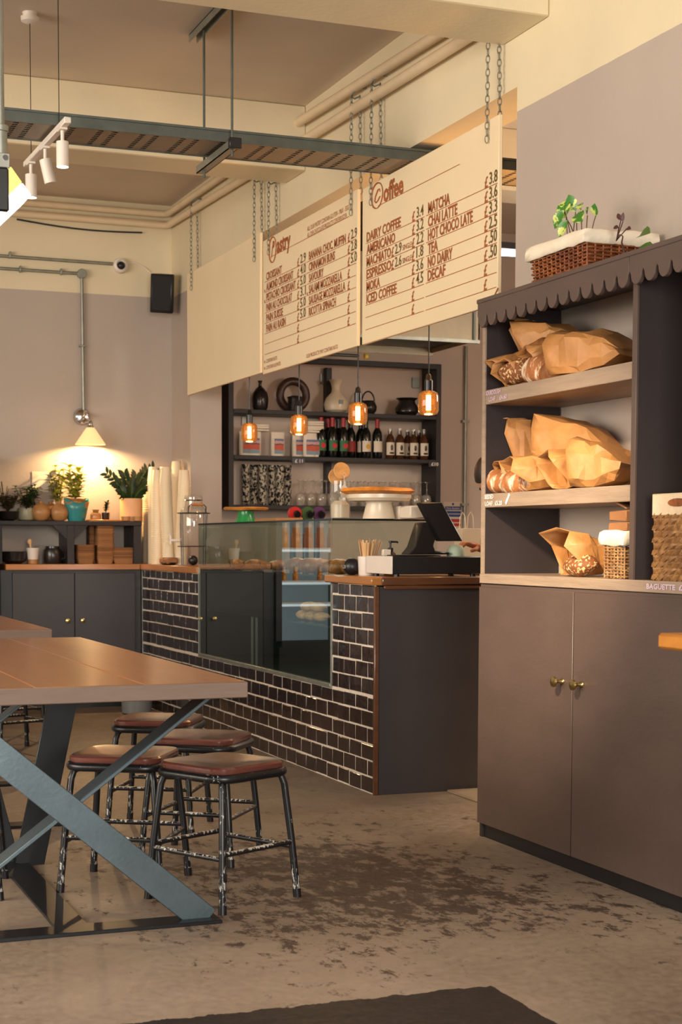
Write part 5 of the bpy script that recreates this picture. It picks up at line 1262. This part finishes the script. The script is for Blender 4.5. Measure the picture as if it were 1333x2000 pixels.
pot('ball_vase', 'third brown ball vase half hidden behind the pair', 'vase', 100, 11.33, ZSH+.001, ballp, 'clay')
p = sh(108, 11.34); t = thing('potted_plant', 'upright yellow green plant rising behind the ball vases', 'plant', p)
MB().lathe([(.03, 0), (.036, .09), (.001, .09)], 18).build('pot', W['ceramicd'], t)
foliage(t, (0.02, 0, .09), 9, .075, .30, .058, .032, W['leafy'], 4, .3)
p = sh(150, 11.2); t = thing('teal_planter', 'teal planter with a dipped rim and tall yellow green plant', 'plant', p)
m = MB(); nn = 32; rw = ((0, .056), (.03, .064), (.08, .075), (1, .088))
for z, r_ in rw:
    for j in range(nn):
        a = 2*pi*j/nn; zz = z if z < 1 else .125+.038*abs(cos(a))**1.5
        m.v.append(Vector((r_*cos(a), r_*sin(a), zz)))
for i in range(3):
    for j in range(nn): m.f.append((i*nn+j, i*nn+(j+1) % nn, (i+1)*nn+(j+1) % nn, (i+1)*nn+j))
m.f.append(tuple(range(nn))[::-1]); m.build('pot', W['teal'], t, solid=.005)
MB().lathe([(.001, .10), (.078, .10), (.09, .135), (.06, .15), (.07, .165), (.001, .12)], 20).jitter(.014, 16, 3).build('paper_wrap', W['kraft'], t)
foliage(t, (-.01, .02, .12), 13, .085, .27, .062, .036, W['leafy'], 6, .2)
p = sh(195, 11.2)
tag(MB().box((XatY(170, 11.2), 11.12, ZSH), (XatY(238, 11.2), 11.32, ZSH+.012)).build('wooden_board', W['worktopx'], bevel=.003), 'thin wooden board under the small jar on the plant shelf', 'board')
pot('small_jar', 'small glass jar with a dark stopper on the wooden board', 'jar', 188, 11.2, ZSH+.013, [(.036, 0), (.038, .004), (.038, .035), (.03, .048), (.018, .052), (.022, .066), (.026, .07), (.001, .07)], M('honey_jar', S(160, 120, 74), .25, var=.3))
p = sh(207, 11.2); p.z = ZSH+.013; t = thing('succulent_pot', 'tiny dark pot with a spiky succulent on the wooden board', 'plant', p)
MB().lathe([(.024, 0), (.026, .004), (.029, .05), (.026, .048), (.001, .045)], 20).build('pot', W['ceramicd'], t)
foliage(t, (0, 0, .045), 7, .032, .09, .026, .011, W['leafd'], 8, .1)
p = sh(257, 11.22); t = thing('zz_plant', 'dark glossy leaved plant in a peach cylinder pot', 'plant', p)
MB().lathe([(.076, 0), (.080, .005), (.080, .165), (.074, .165), (.072, .14), (.001, .14)], 32).build('pot', M('peach_pot', S(228, 172, 120), .5, var=.05), t)
lv, stm = MB(), MB()
for k, (dx, dz, dy) in enumerate(((-.175, .195, -.02), (-.12, .13, -.05), (-.04, .20, .03), (.03, .185, -.03), (.11, .22, 0), (.15, .155, -.04), (.07, .10, -.07), (-.08, .08, -.06), (.17, .24, .03), (-.02, .12, -.08))):
    a_ = Vector((dx*.12, dy*.1, .14)); e = Vector((dx, dy, .14+dz)); mid = (a_+e)/2+Vector((-dx*.18, 0, dz*.18))
    P_ = [a_.lerp(mid, q/4).lerp(mid.lerp(e, q/4), q/4) for q in range(5)]; stm.tube(P_, [.006, .005, .0045, .004, .003], 6)
    for i in range(1, 9):
        f_ = i/8; p_ = P_[min(3, int(f_*4))].lerp(P_[min(4, int(f_*4)+1)], f_*4-int(f_*4)) if f_ < 1 else P_[4]
        t_ = (P_[4]-P_[2]).normalized()
        for s_ in (-1, 1):
            sd = Vector((-t_.z, 0, t_.x))*s_; lv.leaf(p_, sd*.8+t_*.75+Vector((0, -.35*s_, 0)), .062, .025, up=(0, -1, .2), bend=.15)
lv.build('foliage', W['leafd'], t); stm.build('stems', W['leaf'], t)
for px, l_ in ((246, 'tiny brown bowl in front of the peach pot, left one'), (269, 'tiny brown bowl in front of the peach pot, right one')):
    pot('tiny_bowl', l_, 'bowl', px, 11.125, ZSH+.001, [(.02, 0), (.03, .006), (.033, .035), (.029, .035), (.001, .01)], 'clay', 20)
# below the shelf
pot('black_bowl', 'wide black bowl at the left under the plant shelf', 'bowl', 27, 11.2, 1.004, [(.05, 0), (.085, .02), (.096, .085), (.09, .085), (.001, .02)], 'ceramicd')
p = lo(65, 11.16); t = thing('utensil_cup', 'white cup with a brown foot holding a wooden spatula', 'cup', p)
MB().lathe([(.036, .03), (.046, .11), (.042, .11), (.034, .04), (.001, .03)], 24, caps=False).build('cup', W['white'], t); MB().lathe([(.034, 0), (.036, .03), (.001, .031)], 24).build('foot', W['clay'], t)
tag(MB().box((-.006, -.004, .04), (.006, .004, .16)).ball((0, 0, .155), (.016, .005, .02), 12, 8).move(Matrix.Rotation(radians(-8), 4, 'Y')).build('wooden_spatula', wd, loc=p), 'wooden spatula sticking out of the white cup', 'spatula')
pot('clear_jar', 'clear glass jar behind the white cup under the shelf', 'jar', 80, 11.28, 1.004, [(.05, 0), (.052, .11), (.04, .125), (.001, .13)], W['clear'])
t = pot('black_canister', 'shiny black canister with a lid under the plant shelf', 'canister', 103, 11.18, 1.004, [(.055, 0), (.062, .01), (.062, .09), (.055, .105), (.048, .108), (.048, .122), (.001, .124)], 'ceramicd')
MB().tube([(.06, 0, .08), (.085, 0, .075), (.085, 0, .04), (.06, 0, .03)], .007, 8).build('handle', W['ceramicd'], t)
tag(MB().box((XatY(108, YF)-.0, YF-.012, 1.02), (XatY(126, YF), YF-.001, 1.12)).build('wall_socket', W['white'], bevel=.002), 'white wall socket behind the black canister', 'socket')
# brown takeaway bowls and trays, nested stacks
def tray(label, p, w_, d_, h_, mat='kraftd', group=None, first=None):
    if first: return dup(first, p, label=label)
    m = MB(); rr = ((0, .84), (h_*.88, 1.0), (h_*.94, 1.07), (h_, 1.08))
    for z, k in rr: m.v += [Vector((a*k, b_*k, z)) for a, b_ in rsq2(w_/2, d_/2)]
    n_ = len(m.v)//4
    for i in range(3):
        for j in range(n_): m.f.append((i*n_+j, i*n_+(j+1) % n_, (i+1)*n_+(j+1) % n_, (i+1)*n_+j))
    m.f.append(tuple(range(n_))[::-1])
    return tag(m.build('takeaway_tray', W[mat], loc=p, solid=.0015), label, 'tray', group)
def rsq2(a, b_):
    r = min(a, b_)*.25; out = []
    for cx, cy, a0 in ((a-r, b_-r, 0), (-a+r, b_-r, 90), (-a+r, -b_+r, 180), (a-r, -b_+r, 270)):
        out += [(cx+r*cos(radians(a0+22.5*i)), cy+r*sin(radians(a0+22.5*i))) for i in range(5)]
    return out
for nm, px, Y, w_, d_, n_, pt_ in (('short square stack by the shelf post', 165, 11.2, .125, .125, 9, .0115), ('tall stack in the middle', 204, 11.2, .115, .13, 22, .0115), ('tall stack at the back', 185, 11.32, .09, .10, 21, .0115), ('wide low stack on the right', 244, 11.2, .19, .13, 8, .0105)):
    f0 = None; p = lo(px, Y)
    for k in range(n_):
        l_ = 'brown card takeaway tray in the '+nm
        f0_ = tray(l_, p+Vector((0, 0, .0005+k*pt_)), w_, d_, .04, group='brown trays, '+nm, first=f0)
        f0 = f0 or f0_
# paper cups: tall nested stacks, mouths down
cup0 = None
def cup_at(loc, label, group, mat=None):
    global cup0
    if cup0 is None:
        cup0 = tag(MB().lathe([(.0435, 0), (.0435, .004), (.041, .005), (.0315, .098), (.030, .1), (.001, .0985)], 22).build('paper_cup', W['cup'], loc=loc), label, 'cup', group); return cup0
    return dup(cup0, loc, label=label, group=group)
for i, (px, X, ptop, n_) in enumerate(((309, 2.83, 918, 36), (330, 2.86, 914, 36), (354, 2.90, 918, 36), (301, 2.80, 912, 36), (322, 2.84, 912, 36), (346, 3.00, 901, 38), (290, 2.775, 948, 32))):
    Y = YatX(px, X, 1090) if i < 3 else (11.12, 11.1, 11.06, 11.32)[i-3]
    if i >= 3: X = XatY(px, Y, 1090)
    if i < 3: Y = min(Y, 10.95)
    lab_ = 'white paper cup in the %s' % ('left front tall stack', 'middle front tall stack', 'right front tall stack by the dispenser', 'left rear tall stack', 'middle rear tall stack', 'tallest rear stack', 'shaded stack at the shelf post')[i]
    top = PX(px, ptop, X).z-1.004-.1; lean = (.0, -.006, .008, 0, 0, 0, 0)[i]
    for k in range(n_):
        o = cup_at((X+lean*k*.09, Y, 1.0045+top*k/(n_-1)), lab_, 'paper cups, '+lab_[19:])
p = Vector((2.80, YatX(322, 2.80, 1092), 1.004))
t = thing('black_tray', 'small black tray with brown napkins by the drinks dispenser', 'tray', (2.825, 10.30, 1.004))
yy = YatX(330, 2.825, 1095); t.location.y = yy
MB().lathe([(.001, 0), (.07, 0), (.095, .014), (.092, .016), (.068, .004), (.001, .004)], 28, sx=.55, sy=1.15).build('tray', W['black'], t)
for i, dy in enumerate((.05, -.052)):
    tag(MB().box((-.04, -.048, 0), (.04, .048, .042)).jitter(.006, 22, i).build('napkin_stack', W['kraftd'], loc=(2.825, yy+dy, 1.010), bevel=.01), ('left stack of brown napkins on the black tray', 'right stack of brown napkins on the black tray')[i], 'napkins')
o = dup(cup0, (2.83, yy+.02, 1.054), label='single upturned paper cup standing on the napkins', group='loose cups')
# drinks dispenser
X = 2.93; yd = YatX(379, X, 1095)
t = thing('drinks_dispenser', 'glass drinks dispenser with a white tap on a black wire stand', 'dispenser', (X, yd, 1.004))
MB().lathe([(.085, .13), (.092, .14), (.094, .33), (.082, .37), (.058, .395), (.056, .43), (.06, .435), (.06, .45), (.056, .452)], 32, caps=True).build('jar', W['jarglass'], t)
MB().tube([(.058*cos(a), .058*sin(a), .43) for a in [2*pi*i/24 for i in range(24)]], .004, 6, closed=True).build('clamp_ring', W['chrome'], t)
MB().lathe([(.001, .45), (.058, .45), (.055, .463), (.001, .466)], 28).build('lid', W['clear'], t)
for z, r_ in ((.125, .105), (.345, .108)):
    MB().tube([(r_*cos(a), r_*sin(a), z) for a in [2*pi*i/28 for i in range(28)]], .0035, 6, closed=True).build('stand_ring', W['blackm'], t)
for a in (.6, 2.2, 3.7, 5.3):
    MB().tube([(.10*cos(a), .10*sin(a), 0), (.104*cos(a), .104*sin(a), .125), (.107*cos(a), .107*sin(a), .345)], .0035, 6).build('stand_leg', W['blackm'], t)
MB().tube([(-.06, -.085, .345), (-.06, -.09, .385), (-.045, -.09, .40), (.045, -.09, .40), (.06, -.09, .385), (.06, -.085, .345)], .0035, 6).build('stand_handle', W['blackm'], t)
MB().cyl((-.04, -.09, .40), (.04, -.09, .40), .008, n=10).build('wooden_grip', W['worktopx'], t)
MB().tube([(-.09, .02, .165), (-.135, .03, .165), (-.15, .035, .165)], .010, 10).tube([(-.148, .034, .195), (-.148, .034, .14)], .009, 10).tube([(-.148, .034, .195), (-.165, .04, .212)], .006, 8).build('tap', W['white'], t)
tag(MB().ball((0, 0, .033), .033, 20, 12).build('black_ball', W['black'], loc=(X-.03, yd-.09, 1.004)), 'small black ball in front of the drinks dispenser', 'ornament')

# ------------------------------------------------------------------ person behind the till
def skin(name, joints, edges, mat, parent, sub=2, root=0):
    me = bpy.data.meshes.new(name); me.from_pydata([tuple(j[0]) for j in joints], edges, []); me.materials.append(mat)
    o = bpy.data.objects.new(name, me); COL.objects.link(o); o.parent = parent
    md = o.modifiers.new('skin', 'SKIN'); md.use_smooth_shade = True
    sv = me.skin_vertices[0].data
    for i, j in enumerate(joints):
        r_ = j[1]; sv[i].radius = r_ if isinstance(r_, tuple) else (r_, r_); sv[i].use_root = (i == root)
    s_ = o.modifiers.new('sub', 'SUBSURF'); s_.levels = s_.render_levels = sub
    return o
hp = PX(920, 1066, 3.40)                      # hand on the lower corner of the screen
ph = PX(972, 938, 3.70)                       # head centre
px_, py_ = ph.x+.06, ph.y
t = thing('person', 'person in dark clothes behind the counter, one hand on the till', 'person', (px_, py_, 0), 0)
def P_(x, y, z): return Vector((x-px_, y-py_, z))
hd_z = ph.z; sh_z = hd_z-.20
hand = hp
elb = Vector((px_-.02, hand.y-.02, hand.z-.10)); shl = Vector((px_+.02, py_-.17, sh_z-.03))
J = [(P_(px_, py_, .92), (.15, .11)), (P_(px_, py_, 1.08), (.13, .10)), (P_(px_-.01, py_, sh_z-.10), (.16, .11)), (P_(px_-.01, py_, sh_z), (.07, .07)), (P_(px_-.02, py_, sh_z+.07), (.05, .05)),
     (shl-Vector((px_, py_, 0)), .05), (elb-Vector((px_, py_, 0)), .038), (hand+Vector((.075, -.01, -.025))-Vector((px_, py_, 0)), (.026, .022)),
     (P_(px_+.02, py_+.17, sh_z-.03), .05), (P_(px_+.03, py_+.22, sh_z-.30), .04), (P_(px_-.16, py_+.16, sh_z-.42), .026),
     (P_(px_, py_-.09, .85), .085), (P_(px_, py_-.10, .48), .058), (P_(px_+.02, py_-.10, .09), .04), (P_(px_-.12, py_-.10, .04), .035),
     (P_(px_, py_+.09, .85), .085), (P_(px_, py_+.10, .48), .058), (P_(px_+.02, py_+.10, .09), .04), (P_(px_-.12, py_+.10, .04), .035)]
E = [(0, 1), (1, 2), (2, 3), (3, 4), (2, 5), (5, 6), (6, 7), (2, 8), (8, 9), (9, 10), (0, 11), (11, 12), (12, 13), (13, 14), (0, 15), (15, 16), (16, 17), (17, 18)]
skin('body', J, E, W['skin'], t)
grow = lambda idx, k: [(J[i][0], tuple(q*k for q in J[i][1]) if isinstance(J[i][1], tuple) else J[i][1]*k) for i in idx]
dk = M('dark_clothes', S(34, 32, 36), .8, var=.2, bump=.2)
half = J[5][0].lerp(J[6][0], 1.0)
skin('shirt', grow([0, 1, 2, 3, 5, 6, 8, 9], 1.14), [(0, 1), (1, 2), (2, 3), (2, 4), (4, 5), (2, 6), (6, 7)], dk, t)
skin('trousers', grow([0, 11, 12, 13, 15, 16, 17], 1.14), [(0, 1), (1, 2), (2, 3), (0, 4), (4, 5), (5, 6)], M('dark_trousers', S(28, 30, 38), .85), t)
# head turned down towards the till (facing -X)
m = MB().ball((0, 0, 0), 1, 28, 20); out = []
for v in m.v:
    x, y, z = v; f_ = 1-.22*max(0, -z)**1.5
    q = Vector((x*.098, y*.076*f_, z*.120))
    if x < -.75: q.x -= .022*math.exp(-((y/.16)**2+((z+.12)/.22)**2)) ; q.x += .008*math.exp(-(((abs(y)-.35)/.2)**2+((z-.12)/.14)**2))
    if x < -.6: q.x -= .008*math.exp(-((y/.4)**2+((z+.52)/.12)**2))
    out.append(q)
m.v = out
for s_ in (-1, 1): m.ball((.012, s_*.078, -.008), (.018, .010, .030), 10, 8)
hm = Matrix.Translation(P_(ph.x, ph.y, ph.z)) @ Matrix.Rotation(radians(-40), 4, 'Y')
m.move(hm).build('head', W['skin'], t)
for s_ in (-1, 1):
    MB().ball((-.083, s_*.030, .016), (.012, .014, .009), 12, 8).move(hm).build('eye', W['ceramicd'], t)
MB().ball((-.093, 0, -.062), (.008, .024, .006), 12, 8).move(hm).build('mouth', M('lips', S(160, 80, 72), .5), t)
m = MB().ball((0, 0, 0), 1, 28, 20); out = []
for v in m.v:
    q = Vector((v.x*.112+.010, v.y*.090, v.z*.122+.022))
    if v.x < -.35 and v.z < .28: q = Vector((max(q.x, -.045), q.y*.95, max(q.z, .045)))
    out.append(q+noise.noise_vector(q*40)*.004)
m.v = out; m.ball((.11, 0, .02), (.045, .045, .05), 16, 10); m.move(hm).build('hair', W['hair'], t)
# hand: palm, four fingers and thumb
ho = hand-Vector((px_, py_, 0))
def HV(x, y, z): return ho+Vector((x, y, z))
fj, fe = [(HV(.075, -.01, -.025), (.024, .020)), (HV(.035, -.004, -.004), (.034, .019)), (HV(.005, 0, .006), (.036, .015))], [(0, 1), (1, 2)]
for k, (dy, l_) in enumerate(((-.030, .058), (-.010, .066), (.012, .062), (.030, .048))):
    b0 = len(fj); fj += [(HV(-.012, dy, .010), .0095), (HV(-.012-l_*.45, dy*1.05, .012), .009), (HV(-.012-l_*.8, dy*1.1, -.004), .008), (HV(-.012-l_, dy*1.1, -.018), .007)]
    fe += [(2, b0), (b0, b0+1), (b0+1, b0+2), (b0+2, b0+3)]
b0 = len(fj); fj += [(HV(.022, -.034, -.012), .012), (HV(-.004, -.050, -.020), .010), (HV(-.026, -.052, -.026), .008)]; fe += [(1, b0), (b0, b0+1), (b0+1, b0+2)]
skin('hand', fj, fe, W['skin'], t, 2)
MB().tube([HV(.075+.004*sin(a), -.01+.030*cos(a), -.022+.027*sin(a)) for a in [2*pi*i/20 for i in range(20)]], .0028, 6, closed=True).build('bracelet', W['chrome'], t)
